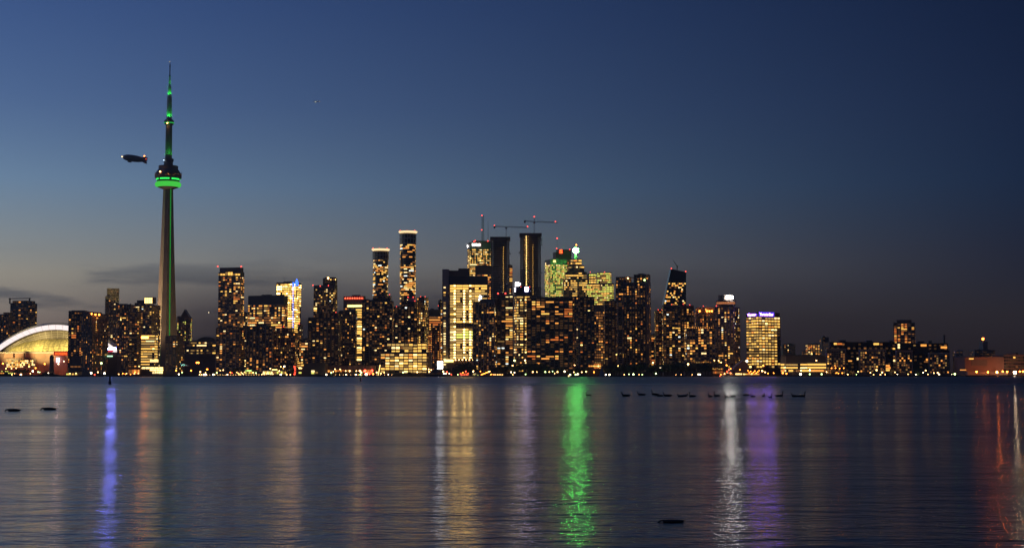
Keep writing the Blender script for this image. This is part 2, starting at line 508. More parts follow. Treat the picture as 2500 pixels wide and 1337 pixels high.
def text(ro, name, body, x0, x1, ymid, hpx, material, k=-.6):
    cu = bpy.data.curves.new(name, 'FONT'); cu.body = body; cu.size = 1; cu.extrude = .05; cu.align_x = 'CENTER'; cu.align_y = 'CENTER'
    cu.offset = .022
    cu.materials.append(material)
    o = bpy.data.objects.new(name, cu); C.objects.link(o)
    bpy.context.view_layer.update()
    w0, h0 = max(o.dimensions.x, .01), max(o.dimensions.y, .01)
    me = bpy.data.meshes.new_from_object(o.evaluated_get(bpy.context.evaluated_depsgraph_get()))
    bpy.data.objects.remove(o); me.name = name
    o = link(name, me, ro); o['kind'] = 'stuff'
    p, q = on(ro, x0, ymid, k), on(ro, x1, ymid, k)
    o.location = ((p.x + q.x) / 2, k, (p.z + q.z) / 2); o.rotation_euler = (R(90), 0, 0)
    o.scale = ((q.x - p.x) / w0, hpx * mpp(depth_of(ro)) / h0, 4)
    return o


# ------------------------------------------------------------------ setting: water, ground, quay
SHORE = 2000.0


def water():
    m = bpy.data.materials.new('lake_water'); m.use_nodes = True
    N, L = m.node_tree.nodes, m.node_tree.links
    p = N['Principled BSDF']
    p.inputs['Base Color'].default_value = (.006, .009, .014, 1); p.inputs['IOR'].default_value = 1.29
    geo = N.new('ShaderNodeNewGeometry')
    sep = N.new('ShaderNodeSeparateXYZ'); L.new(geo.outputs['Position'], sep.inputs[0])

    def noise(sx, sy, detail, rough=.5):
        mp = N.new('ShaderNodeMapping'); mp.inputs['Scale'].default_value = (sx, sy, 1); L.new(geo.outputs['Position'], mp.inputs[0])
        n = N.new('ShaderNodeTexNoise'); n.inputs['Scale'].default_value = 1; n.inputs['Detail'].default_value = detail; n.inputs['Roughness'].default_value = rough
        L.new(mp.outputs[0], n.inputs['Vector']); return n.outputs[0]
    # open harbour is ruffled by the breeze, the lee of the island is calmer; patches of cat's paws between
    mr = N.new('ShaderNodeMapRange'); mr.interpolation_type = 'SMOOTHSTEP'
    mr.inputs['From Min'].default_value = 90; mr.inputs['From Max'].default_value = 420; mr.inputs['To Min'].default_value = .145; mr.inputs['To Max'].default_value = .32
    L.new(sep.outputs[1], mr.inputs[0])
    pat = noise(.035, .13, 4, .6)
    pm = N.new('ShaderNodeMapRange'); pm.inputs['From Min'].default_value = .35; pm.inputs['From Max'].default_value = .65; pm.inputs['To Min'].default_value = -.03; pm.inputs['To Max'].default_value = .04
    L.new(pat, pm.inputs[0])
    ad = N.new('ShaderNodeMath'); ad.operation = 'ADD'; L.new(mr.outputs[0], ad.inputs[0]); L.new(pm.outputs[0], ad.inputs[1])
    L.new(ad.outputs[0], p.inputs['Roughness'])
    b0 = N.new('ShaderNodeBump'); b0.inputs['Strength'].default_value = 1; b0.inputs['Distance'].default_value = .055
    L.new(noise(.32, .85, 3, .55), b0.inputs['Height'])
    b1 = N.new('ShaderNodeBump'); L.new(b0.outputs[0], b1.inputs['Normal']); b1.inputs['Strength'].default_value = 1; b1.inputs['Distance'].default_value = .034
    L.new(noise(1.1, 2.2, 3), b1.inputs['Height'])
    b2 = N.new('ShaderNodeBump'); b2.inputs['Strength'].default_value = 1; b2.inputs['Distance'].default_value = .016
    L.new(noise(5, 9, 2), b2.inputs['Height']); L.new(b1.outputs[0], b2.inputs['Normal'])
    L.new(b2.outputs[0], p.inputs['Normal'])
    b = MB(); b.quad((-3900, -1400, 0), (3900, -1400, 0), (3900, SHORE + 2, 0), (-3900, SHORE + 2, 0))
    o = b.build('water', m); o['kind'] = 'structure'


water()
g = MB(); g.quad((-3900, SHORE + .5, GROUND - .004), (3900, SHORE + .5, GROUND - .004), (3900, 3900, GROUND - .004), (-3900, 3900, GROUND - .004))
g.build('ground', M['ground'])['kind'] = 'structure'
qw = MB(); qw.box(-3900, 3900, SHORE + .1, SHORE + 2.5, -3, GROUND - .2)
qw = qw.build('quay_wall', M['quay']); qw['kind'] = 'structure'
cop = MB(); cop.box(0, 29.7, SHORE, SHORE + 2.6, .35, GROUND + .22)
cop = cop.mesh('coping_block', M['quay'])
for i in range(-32, 32):
    o = link('coping_block', cop, qw); o.location = (i * 30, 0, random.Random(i).uniform(-.06, .06))

# ------------------------------------------------------------------ the tall broadcast tower
GREEN = emit('green_led', (.03, 1.0, .12), 1.8)
GREENS = emit('green_led_strip', (.02, 1.0, .10), .42)
GREENB = emit('green_led_bright', (.10, 1.0, .10), .62)
GREEND = emit('green_led_soft', (.25, .62, .10), .20)
TY = 2600.0


def spot(name, loc, target, power, col, size=40, blend=.6, radius=.5):
    l = bpy.data.lights.new(name, 'SPOT'); l.energy = power; l.color = col; l.spot_size = R(size); l.spot_blend = blend; l.shadow_soft_size = radius
    o = bpy.data.objects.new(name, l); C.objects.link(o); o.location = loc
    o.rotation_euler = (Vector(target) - Vector(loc)).to_track_quat('-Z', 'Y').to_euler()
    return o


def broadcast_tower():
    base = at(403.5, 900, TY); top = at(413.5, 152, TY)
    cx = at(405, 640, TY).x - 0.0
    cx = at(407.3, 640, TY).x
    ro = root('broadcast_tower', 'very tall slender concrete tower with round pod and green lit mast', 'tower', (cx, TY, GROUND))
    def z(py): return at(408, py, TY).z - GROUND
    px = mpp(TY)
    conc = mat('tower_concrete', (.34, .285, .215), .85, scale=.03)
    # shaft: three tapering legs round a hexagonal core
    def section(S, tw, rc):
        Rr = (S - .5 * tw) / .866; pts = []
        for k in range(3):
            a = R(-88 + 120 * k); d = Vector((math.cos(a), math.sin(a))); n = Vector((-d.y, d.x))
            pts += [tuple(d * Rr - n * tw), tuple(d * Rr + n * tw)]
            b = a + R(60); e = Vector((math.cos(b), math.sin(b))); m_ = Vector((-e.y, e.x))
            pts += [tuple(e * rc - m_ * 1.4), tuple(e * rc + m_ * 1.4)]
        return pts
    levels = [(0, 22.5, 5.0, 9.5), (30, 20.9, 4.7, 9.1), (60, 19.2, 4.4, 8.7), (100, 17.2, 4.1, 8.2), (150, 15.0, 3.8, 7.7), (200, 13.0, 3.5, 7.2), (260, 10.9, 3.2, 6.6), (z(452), 8.6, 3.0, 6.0)]
    b = MB()
    for (a0, a1) in zip(levels, levels[1:]):
        b.prism(section(*a0[1:]), a0[0], a1[0], poly2=section(*a1[1:]), cap=False)
    b.build('shaft', conc, ro)
    # lift shafts in the corners between the legs, lit by LEDs
    def lev(h):
        for a0, a1 in zip(levels, levels[1:]):
            if h <= a1[0]: break
        t = (h - a0[0]) / (a1[0] - a0[0]); return a0[3] + (a1[3] - a0[3]) * t
    for ang, y0, y1, m_, nm, wd in ((-28, 818, 461, GREENS, 'led_strip', .95), (-148, 905, 470, GREEND, 'led_strip', .7)):
        s = MB(); e = Vector((math.cos(R(ang)), math.sin(R(ang)))); n = Vector((-e.y, e.x)); h = z(y0)
        while h < z(y1):
            r = lev(h) + .05; p = e * (r + .4)
            q0, q1 = p - n * wd, p + n * wd
            s.quad((q0.x, q0.y, h), (q1.x, q1.y, h), (q1.x, q1.y, h + 2.1), (q0.x, q0.y, h + 2.1)); h += 3.4
        s.build(nm, m_, ro, kind='stuff')
    # pod
    def lath(name, prof, m_, n=40):
        q = MB(); q.lathe([(r, zz) for r, zz in prof], n); return q.build(name, m_, ro, smooth=False)
    def rr(w): return w * px / 2
    lath('pod_base', [(rr(26), z(462)), (rr(52), z(457)), (rr(56), z(455))], M['dark'])
    lath('radome', [(rr(52), z(457.2)), (rr(60), z(455.4)), (rr(63.5), z(451.5)), (rr(62), z(448)), (rr(57), z(445)), (rr(50), z(444.5))], GREENB)
    lath('pod_neck', [(rr(52), z(446)), (rr(54), z(441.3))], M['darkconc'])
    lath('pod_deck', [(rr(54), z(441.4)), (rr(56), z(440.6)), (rr(56), z(436)), (rr(64), z(435.5)), (rr(65), z(430)), (rr(64.5), z(425)), (rr(58), z(421)), (rr(50), z(415)), (rr(47), z(414))], M['dark'])
    q = MB(); n = 36
    for i in range(n):
        if i % 6 == 5: continue
        a0, a1 = 2 * math.pi * i / n, 2 * math.pi * (i + .92) / n; r = rr(56) + .4
        q.quad((r * math.cos(a0), r * math.sin(a0), z(440.2)), (r * math.cos(a1), r * math.sin(a1), z(440.2)), (r * math.cos(a1), r * math.sin(a1), z(437)), (r * math.cos(a0), r * math.sin(a0), z(437)))
        if i % 6 == 4: q.build('led_band', GREEN, ro); q = MB()
    q = MB()
    for i in range(0, 44):
        if random.Random(i).random() < .45: continue
        a0, a1 = 2 * math.pi * i / 44, 2 * math.pi * (i + .7) / 44; r = rr(65) + .3; zz = 431 if i % 2 else 427.5
        q.quad((r * math.cos(a0), r * math.sin(a0), z(zz)), (r * math.cos(a1), r * math.sin(a1), z(zz)), (r * math.cos(a1), r * math.sin(a1), z(zz - 1)), (r * math.cos(a0), r * math.sin(a0), z(zz - 1)))
    q.build('lit_windows', E_['d'], ro, kind='stuff')
    lath('upper_deck', [(rr(47), z(414)), (rr(47), z(405.5)), (rr(25), z(404.5)), (rr(22), z(404)), (rr(22), z(395)), (rr(25), z(394)), (rr(25), z(388)), (rr(16), z(387.5))], M['darkconc'])
    for k in range(16):
        a = 2 * math.pi * k / 16; s = MB(); c = Vector((math.cos(a), math.sin(a), 0)) * rr(64)
        s.tube(c + Vector((0, 0, z(424))), c * 1.04 + Vector((0, 0, z(420))), .25, n=4); s.build('aerial', M['steel'], ro)
    for (lx, ly, k, r) in ((391, 419, 'lwarm', 1.0), (411, 425, 'a', .7), (400, 391, 'lblue', .6), (408.5, 404.5, 'lblue', .6)):
        av_lamp(ro, lx, ly, r=r, k=k, name='deck_lamp', inset=-rr(62) if ly > 410 else -rr(26))
    # upper shaft, sky pod and mast
    mast = mat('mast_white', (.62, .62, .60), .6, var=.08, scale=.2)
    lath('upper_shaft', [(rr(17), z(387.4)), (rr(16), z(304))], conc, 6)
    lath('sky_pod', [(rr(16), z(306)), (rr(22), z(304)), (rr(24), z(300)), (rr(24), z(296)), (rr(19), z(293)), (rr(13), z(290.5))], M['darkconc'])
    lath('mast_segment', [(rr(13.5), z(290.4)), (rr(12), z(237.5))], mast, 12)
    lath('mast_segment', [(rr(11), z(237)), (rr(11), z(235)), (rr(8.6), z(234.8)), (rr(8), z(214))], mast, 12)
    lath('mast_segment', [(rr(9), z(213.8)), (rr(9), z(211.5)), (rr(5), z(211)), (rr(4), z(188))], mast, 10)
    lath('mast_segment', [(rr(5), z(187.6)), (rr(5), z(185)), (rr(2.6), z(184.5)), (rr(2.4), z(166)), (rr(3.2), z(165)), (rr(2.8), z(158)), (rr(1.2), z(157)), (rr(1), z(152))], M['steel'], 8)
    q = MB(); q.lathe([(rr(24.6), z(301.5)), (rr(24.6), z(300))], 30, cap=False); q.build('led_band', emit('green_led_ring', (.04, 1.0, .15), .7), ro)
    av_lamp(ro, 408.5, 300.5, r=.9, k='lwarm', name='deck_lamp', inset=-rr(26)); av_lamp(ro, 414, 151, r=.5, k='p', inset=0)
    # green uplighters at the foot of each lit length of the mast
    for (y0, r0, y1, pw) in ((290, 17, 262, 9000), (235, 13, 222, 5000), (211, 9, 195, 3000), (388, 24, 330, 9000)):
        for a in (-70, -110, -160, -20):
            c = Vector((math.cos(R(a)), math.sin(R(a)), 0)) * rr(r0)
            p = Vector((cx, TY, GROUND)) + c + Vector((0, 0, z(y0) + .6)); t = Vector((cx, TY, GROUND)) + c * .45 + Vector((0, 0, z(y1)))
            o = spot('green_uplight', p, t, pw, (.03, 1.0, .10), 50, .8, .3)
            o.parent = ro; o.matrix_parent_inverse = MW[ro.name].inverted()
    # warm street floodlights washing the foot of the shaft; weakest one added as fill
    for (dx, dy, pw) in ((-95, -38, 1500000), (-120, -12, 1200000), (60, -110, 90000)):
        o = spot('flood_light', (cx + dx, TY + dy, 8), (cx - 4, TY, 130), pw, (1.0, .64, .36), 60, .8, 1.0)
        o.parent = ro; o.matrix_parent_inverse = MW[ro.name].inverted()
    return ro


broadcast_tower()


# ------------------------------------------------------------------ the domed stadium
def stadium():
    Y0 = 2440.0; px = mpp(2480)
    c = at(112, 858, Y0)
    ro = root('domed_stadium', 'domed stadium with glowing white arch and yellow lit roof face', 'stadium', (c.x, Y0, GROUND))
    zb = at(112, 858, Y0).z - GROUND
    def arc(apex, k, dy, n=56):
        half = math.sqrt((858 - apex) / k); out = []
        for i in range(n + 1):
            u = -1 + 2 * i / n; dx = half * math.sin(u * math.pi / 2); yy = apex + k * dx * dx
            out.append(Vector((dx * px, dy, zb + (858 - yy) * px)))
        return out
    C0, C0b = arc(785, .00263, 58), arc(791, .00266, 50)
    C1, C1b = arc(803, .0028, 50), arc(804, .0028, 62)
    C2 = arc(824, .0023, 62)
    Ctop = arc(792, .0029, 112)
    def strip(name, A, B, m_, sub=None):
        b = MB()
        for i in range(len(A) - 1): b.quad(A[i], A[i + 1], B[i + 1], B[i])
        return b.build(name, m_, ro)
    rf = strip('roof', C0, Ctop, M['roofw'])
    strip('roof_edge', C0b, C0, M['roofw'])
    fm_ = emit('fascia_glow', (1.0, .84, .80), 1.25)  # floodlit white put into the panels as glow; no lamp lights them
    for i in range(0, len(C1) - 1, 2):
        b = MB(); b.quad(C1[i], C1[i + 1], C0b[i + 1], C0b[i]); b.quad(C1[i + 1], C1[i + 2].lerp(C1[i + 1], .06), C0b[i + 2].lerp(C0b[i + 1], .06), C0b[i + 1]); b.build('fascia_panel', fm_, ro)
    strip('soffit', C1b, C1, M['truss'])
    tr = strip('truss_face', C2, C1b, M['truss'])
    for f in (.25, .5, .78):
        b = MB()
        for i in range(len(C2) - 1):
            p, q = C2[i].lerp(C1b[i], f), C2[i + 1].lerp(C1b[i + 1], f); b.tube(p + Vector((0, -1, 0)), q + Vector((0, -1, 0)), .45, n=4)
        b.build('truss_chord', M['light'], tr)
    for i in range(2, len(C2) - 2, 2):
        b = MB(); b.tube(C2[i] + Vector((0, -.8, 0)), C1b[i] + Vector((0, -.8, 0)), .35, n=4); b.build('truss_rib', M['light'], tr)
    # lower quarter dome, bulging towards the lake; its panels stand apart
    half = math.sqrt((858 - 824) / .0023) * px; hh = (858 - 824) * px - .6; n, mrows = 30, 7
    pm = mat('dome_panel', (.62, .55, .26), .6, var=.5, scale=.28)
    def sp(u, v):
        a = math.pi * u; e = v * math.pi / 2
        x = -half * math.cos(a) * math.cos(e * .0 + 0) ; s = math.sin(a)
        return Vector((-half * .995 * math.cos(a), 62 - 24 * s * math.cos(e) ** 1.6, zb + hh * (s ** 1.1) * math.sin(e)))
    for j in range(mrows):
        for i in range(n):
            b = MB(); u0, u1, v0, v1 = (i + .03) / n, (i + .97) / n, (j + .04) / mrows, (j + .96) / mrows
            b.quad(sp(u0, v0), sp(u1, v0), sp(u1, v1), sp(u0, v1)); b.build('roof_panel', pm, ro)
    b = MB()
    for j in range(mrows):
        for i in range(n):
            o_ = Vector((0, .5, -.15)); b.quad(sp(i / n, j / mrows) + o_, sp((i + 1) / n, j / mrows) + o_, sp((i + 1) / n, (j + 1) / mrows) + o_, sp(i / n, (j + 1) / mrows) + o_)
    b.build('roof_shell', M['truss'], ro)
    # drum wall
    hw = 170 * px; poly = []
    for i in range(25):
        a = math.pi * (1 + i / 24); poly.append((hw * math.cos(a), 70 + 75 * math.sin(a)))
    poly += [(hw * .8, 110), (-hw, 110)]
    w = MB(); w.prism(poly, 0, zb - .4); w.build('wall', mat('stadium_concrete', (.24, .15, .115), .85), ro)
    b = MB()
    for i in range(24):
        (ax, ay), (bx, by) = poly[i], poly[i + 1]
        b.box(min(ax, bx), max(ax, bx), min(ay, by) - 1.2, min(ay, by) - .2, zb - 2.2, zb - .9)
    b.build('cornice', M['light'], ro)
    def f(pxx, pyy, k): return on(ro, pxx, pyy, k)
    rng = random.Random(5); lit = MB()
    for j in range(4):
        for i in range(17):
            if rng.random() < .2: continue
            x0 = 16 + i * 4.1; p, q = f(x0, 882 + j * 4.6, -7), f(x0 + 3.6, 879 + j * 4.6, -7)
            k = rng.choice('yypbea'); lit.quad((p.x, -7, p.z), (q.x, -7, p.z), (q.x, -7, q.z), (p.x, -7, q.z), EK.index(k))
    pbox(ro, 'glazed_front', 14, 88, 876, 900, 'dark', -6.9, 4)
    lit.build('lit_windows', EMATS, ro, kind='stuff')
    for x0 in range(10, 130, 26):
        pbox(ro, 'wall_panel', x0, x0 + 22, 862, 873, 'brick', -6.2 + abs(x0 - 112) * .02, 4)
    led = emit('sign_red_led', (1.0, .13, .02), 2.2)
    pbox(ro, 'sign_board', 131, 194, 858.5, 867.5, emit('sign_red_board', (1.0, .05, .01), .5), -9.0, 2)
    text(ro, 'sign_letters', 'ROGERS', 135, 163.5, 863, 6.2, led, -9.4)
    text(ro, 'sign_letters', 'CENTRE', 167, 192, 863, 5.6, led, -9.4)
    pbox(ro, 'screen', 137.5, 145, 873, 884, emit('screen_white_pink', (1.0, .62, .66), 9), -10, 1)
    # east end: white wing and LED board
    b = MB()
    p0, p1, p2 = f(240, 826, -12), f(240, 850, -12), f(268, 850, -12)
    for yy in (-12, -4): pass
    b.v += [tuple(p0), tuple(p1), tuple(p2), (p0.x, -2, p0.z), (p1.x, -2, p1.z), (p2.x, -2, p2.z)]
    b.f += [(0, 1, 2), (5, 4, 3), (0, 3, 4, 1), (1, 4, 5, 2), (2, 5, 3, 0)]; b.m += [0] * 5
    b.build('wing', M['roofw'], ro)
    b = MB(); p, q = f(261, 853.5, -14), f(284, 848.5, -14); b.quad((p.x, -14, p.z), (q.x, -14, p.z), (q.x, -14, q.z), (p.x, -14, q.z)); b.build('led_board', emit('led_blue', (.18, .20, 1.0), 115), ro)
    pbox(ro, 'board_case', 260.6, 284.4, 848.1, 853.9, 'dark', -13.9, 1.2)
    pbox(ro, 'led_board', 258, 276, 854.5, 858.5, emit('led_red', (1.0, .08, .12), .9), -13.5, 1)
    pbox(ro, 'end_wall', 243, 264, 852, 890, 'pink', -11, 6)
    # floodlights on the roof face and the wall
    W = MW[ro.name]
    def sl(nm, a, t, pw, col, size=90, rad=1.0):
        o = spot(nm, W @ Vector(a), W @ Vector(t), pw, col, size, .7, rad); o.parent = ro; o.matrix_parent_inverse = W.inverted()
    for dx in (-70, 0, 70):
        sl('flood_light', (dx * 1.1, -130, zb - 6), (dx * .75, 45, zb + 11), 2700000, (1.0, .76, .27), 27)
    for dx in (-95, -55, -15, 30):
        sl('flood_light', (dx, -34, 8), (dx, 0, 24), 20000, (1.0, .24, .07), 110)
    return ro


stadium()


# ------------------------------------------------------------------ the skyline, west to east
T = tower
# --- west of the tall tower
t = T('condo_tower', 'dark condominium tower with open frame crown behind the stadium arch', 19, 75, 740, 2900, 'condo', side=.22, lit=.10, tops=[(.05, .95, 733)])
pbox(t, 'crown_frame', 22, 24, 727, 741, 'slabd', 2, 3); pbox(t, 'crown_frame', 70, 72, 727, 741, 'slabd', 2, 3); pbox(t, 'crown_beam', 21, 73, 727, 729.5, 'slabd', 1.5, 4)
T('condo_tower', 'low dark condominium block stepping down beside the tower with frame crown', -12, 20, 768, 2880, 'condo', lit=.16, tops=[(.55, .95, 762)])
T('condo_tower', 'brown condominium tower half hidden by its twin in front of the stadium', 166, 207, 760, 2230, 'condo', lit=.26, tops=[(.15, .9, 757, 1)], wall='darkconc')
t = T('condo_tower', 'broad dark condominium tower standing against the stadium arch with orange roof lamps', 195, 245, 766, 2160, 'punch', side=.4, lit=.20, tops=[(.02, .55, 760, 1)], wall='darkconc')
for (a, b) in ((224, 766), (233, 767.5), (242, 768)): av_lamp(t, a, b, r=1.4, k='lamber', name='roof_lamp')
T('condo_tower', 'slim tall grey condominium tower with shoulder beside the stadium', 245, 286, 723, 2750, 'balc', side=-.28, lit=.07, tops=[(.12, 1.0, 703)], slab='slab', wall='darkconc', sh=.6, pal='condo')
T('condo_tower', 'dark condominium tower lit by two lamps on its roof corner', 286, 318, 744, 2450, 'condo', lit=.2, lamps=(), tops=[(.1, .6, 741, 1)])
t = T('condo_tower', 'stepped condominium tower with bright glowing penthouse cube', 321, 381, 745, 2400, 'condo', side=.2, lit=.2, tops=[(.0, .55, 738), (.12, .5, 732, 1)])
pbox(t, 'penthouse', 352, 372, 725, 741, 'darkconc', 3, 12)
for i in range(4):
    for j in range(3): pbox(t, 'penthouse_window', 353 + i * 4.8, 357 + i * 4.8, 727 + j * 4.6, 730.6 + j * 4.6, 'b', 2.7, .25)
T('condo_tower', 'dark narrow condominium in front of the tower with glowing penthouse', 314, 341, 762, 2220, 'condo', lit=.2, side=.25)
t = T('office_block', 'mid rise office with yellow window bands under a red sign', 344, 377, 817, 2130, 'office', lit=.85, fh=3.7, pal='gold', blank_base=14, row=.35)
pbox(t, 'sign', 345, 362, 821, 826, emit('sign_orange_red', (1.0, .20, .03), 22), -.8, .4)
for a in (363, 368.5): av_lamp(t, a, 817.5, k='red')
T('condo_tower', 'dark condominium slab hiding the foot of the tall tower', 401, 441, 821, 2120, 'condo', side=.3, lit=.2, pal='mixed', wall='darkconc')
t = T('office_tower', 'brown office tower with a pointed gable roof', 431, 463, 775, 2850, 'punch', lit=.42, pal='green', tops=[(.02, .3, 771)], wall='brown', bay=3.4)
b = MB(); p0, p1, p2 = on(t, 440.5, 774, 1), on(t, 463, 774, 1), on(t, 451.5, 755, 1)
for k_ in (1, 16): b.v += [(p0.x, k_, p0.z), (p1.x, k_, p1.z), (p2.x, k_, p2.z)]
b.f += [(0, 1, 2), (5, 4, 3), (0, 3, 4, 1), (1, 4, 5, 2), (2, 5, 3, 0)]; b.m += [0] * 5
b.build('gable', M['brown'], t)
b = MB()
for (u, v) in ((p0, p2), (p2, p1)): b.tube((u.x, .6, u.z), (v.x, .6, v.z), .6, n=4)
b.build('gable_trim', M['white'], t, kind='stuff')
t = T('convention_hall', 'long low hall with a dark vaulted roof and rows of lit windows', 441, 528, 834, 2330, 'office', lit=.7, pal='office', blank_base=33, dep=60, wall='brick')
b = MB(); n = 14; p0, p1 = on(t, 480, 834, 2), on(t, 528, 834, 2)
for i in range(n):
    a0, a1 = math.pi * i / n, math.pi * (i + 1) / n; rx = (p1.x - p0.x) / 2; mx = (p0.x + p1.x) / 2; h = 12 * mpp(2330)
    b.quad((mx - rx * math.cos(a0), 2, p0.z + h * math.sin(a0)), (mx - rx * math.cos(a1), 2, p0.z + h * math.sin(a1)), (mx - rx * math.cos(a1), 50, p0.z + h * math.sin(a1)), (mx - rx * math.cos(a0), 50, p0.z + h * math.sin(a0)))
    b.quad((mx - rx * math.cos(a0), 2, p0.z), (mx - rx * math.cos(a1), 2, p0.z), (mx - rx * math.cos(a1), 2, p0.z + h * math.sin(a1)), (mx - rx * math.cos(a0), 2, p0.z + h * math.sin(a0)))
b.build('vault', M['dark'], t)
pbox(t, 'blank_wall', 442, 528, 871, 902, 'brick', -3, 3)
# --- the block of towers round the blue spire
t = T('office_tower', 'tall dark slab tower with red lamps on both roof corners', 529, 591, 665, 2420, 'office', side=.1, lit=.22, pal='condo', merge=.5, row=.5, fh=3.2, bay=4, tops=[(.02, .98, 652, 1)], blank_top=6)
av_lamp(t, 531.5, 650, r=1.1); av_lamp(t, 589, 650.5, r=1.1)
for i in range(9): pbox(t, 'crown_window', 532 + i * 6.1, 537 + i * 6.1, 668 - (4 if 2 < i < 6 else 0), 672, 'y' if i % 3 else 'e', -.6, .3)
T('condo_tower', 'pale gridded balcony condominium at the foot of the slab with red corner lamps', 524, 592, 800, 2110, 'balc', side=.12, lit=.16, pal='condo', slab='light', pier='light', so=1.0, sh=.35, pw=.3, pst=3)
T('condo_tower', 'narrow dark infill tower between the slab tower and the wide office', 589, 603, 764, 2500, 'condo', lit=.3)
T('office_tower', 'wide black office tower with tall blank mechanical crown', 600, 698, 722, 2380, 'office', side=.06, lit=.62, pal='condo', blank_top=14, fh=3.9, merge=.55, row=.5)
T('condo_tower', 'pale latticed condominium in front of the wide black office', 601, 664, 797, 2110, 'balc', lit=.15, pal='condo', slab='light', pier='light', pw=.25, so=1.0, sh=.32, pst=2, tops=[(.35, .75, 790, 1)])
T('condo_tower', 'brown rounded condominium below the blue spire tower', 664, 720, 812, 2120, 'punch', lit=.17, wall='brick', pal='condo', tops=[(.4, .85, 799)], lamps=[(692, 797)])
t = T('office_tower', 'brightly lit yellow office tower with blue spire', 672, 728, 690, 2550, 'grid', side=.22, lit=.95, pal='hot', fh=3.9, bay=3.6, merge=.5, row=.25, tops=[(.35, .75, 686, 1)])
BLUE = emit('spire_blue', (.05, .16, 1.0), 2.6); BLUEV = emit('spire_violet', (.38, .40, 1.0), 1.8)
b = MB(); c0 = on(t, 723, 697, -.5); hz = on(t, 724, 680, -.5).z
b.v += [(c0.x - 2.6, -.5, c0.z), (c0.x + 3, -.5, c0.z), (c0.x + 2.6, -.5, c0.z + (hz - c0.z) * .55), (c0.x + .4, -.5, hz), (c0.x - 2.2, -.5, c0.z + (hz - c0.z) * .3)]
k_ = len(b.v); b.v += [(x, y + 3, z) for x, y, z in b.v]
b.f += [tuple(range(k_)), tuple(reversed(range(k_, 2 * k_)))] + [(i, k_ + i, k_ + (i + 1) % k_, (i + 1) % k_) for i in range(k_)]; b.m += [0] * (k_ + 2)
b.build('spire', BLUE, t)
pbox(t, 'spire_foot', 714, 718.5, 689, 700, BLUE, -1.2, .6)
for i in range(22): pbox(t, 'led_node', 713.6, 717, 700 + i * 6.4, 703.6 + i * 6.4, BLUEV, -1.2, .5)
b = MB(); p = on(t, 695, 686, 8)
b.tube(p, (p.x, 8, p.z + 6), .2, n=4); b.tube((p.x - 4, 8, p.z + 5.4), (p.x + 4, 8, p.z + 5.4), .15, n=4); b.build('aerial', M['steel'], t)
T('condo_tower', 'thin tower with a red lamp beside the blue spire tower', 726, 735, 793, 2480, 'condo', lit=.3, lamps=[(731, 790)])
T('office_block', 'small lit office block between the spire tower and the striped condominium', 735, 754, 829, 2300, 'office', lit=.7, pal='condo')
# --- centre west
t = T('condo_tower', 'twin topped condominium tower with red lamps and a lit lamp box', 763, 821, 697, 2500, 'condo', side=.08, lit=.24, tops=[(.42, 1.0, 678), (.5, .95, 676, 1)], blank_top=4)
for (a, b_) in ((764, 696), (782, 698), (802, 697)): av_lamp(t, a, b_, r=.9)
av_lamp(t, 801.5, 679, r=1.7, k='lwarm', name='roof_lamp', inset=2)
T('condo_tower', 'broad striped balcony condominium with stepped west side', 752, 826, 776, 2120, 'balc', lit=.12, pal='condo', tops=[(.22, .97, 763)], slab='slabd', sh=.3, lamps=[(820, 762)])
t = T('office_tower', 'dark office tower with glowing red crown and yellow strip', 836, 891, 724, 2420, 'office', lit=.15, pal='condo', blank_top=18, side=.05)
RG = emit('crown_red', (1.0, .13, .05), .55)
pbox(t, 'crown_light', 840, 888, 727, 731, RG, -.8, .4)
for i in range(8): av_lamp(t, 843 + i * 5.8, 727.5, r=.8, k='lred', name='crown_lamp', inset=-1.4)
pbox(t, 'lit_floor', 848, 884, 744, 749, 'b', -.8, .4)
for i in range(22):
    if i in (4, 11, 15, 19): continue
    pbox(t, 'lit_floor', 869 + (i % 3), 883, 754 + i * 5.8, 757.6 + i * 5.8, 'b' if i in (7, 12, 16, 21) else 'y', -.8, .4)
T('condo_tower', 'round shouldered condominium in front of the red crowned office', 826, 868, 760, 2200, 'condo', lit=.2, pal='mixed', tops=[(.1, .9, 757, 1)])
T('condo_tower', 'pale grey balcony condominium under the shorter disc topped tower', 884, 910, 733, 2160, 'balc', lit=.17, pal='mixed', slab='light', sh=.5)
t = T('condo_tower', 'black stepped condominium in front of the shorter disc topped tower', 902, 957, 735, 2110, 'balc', lit=.13, pal='condo', slab='slabd', tops=[(.15, .9, 721)], lamps=[(951, 719)])


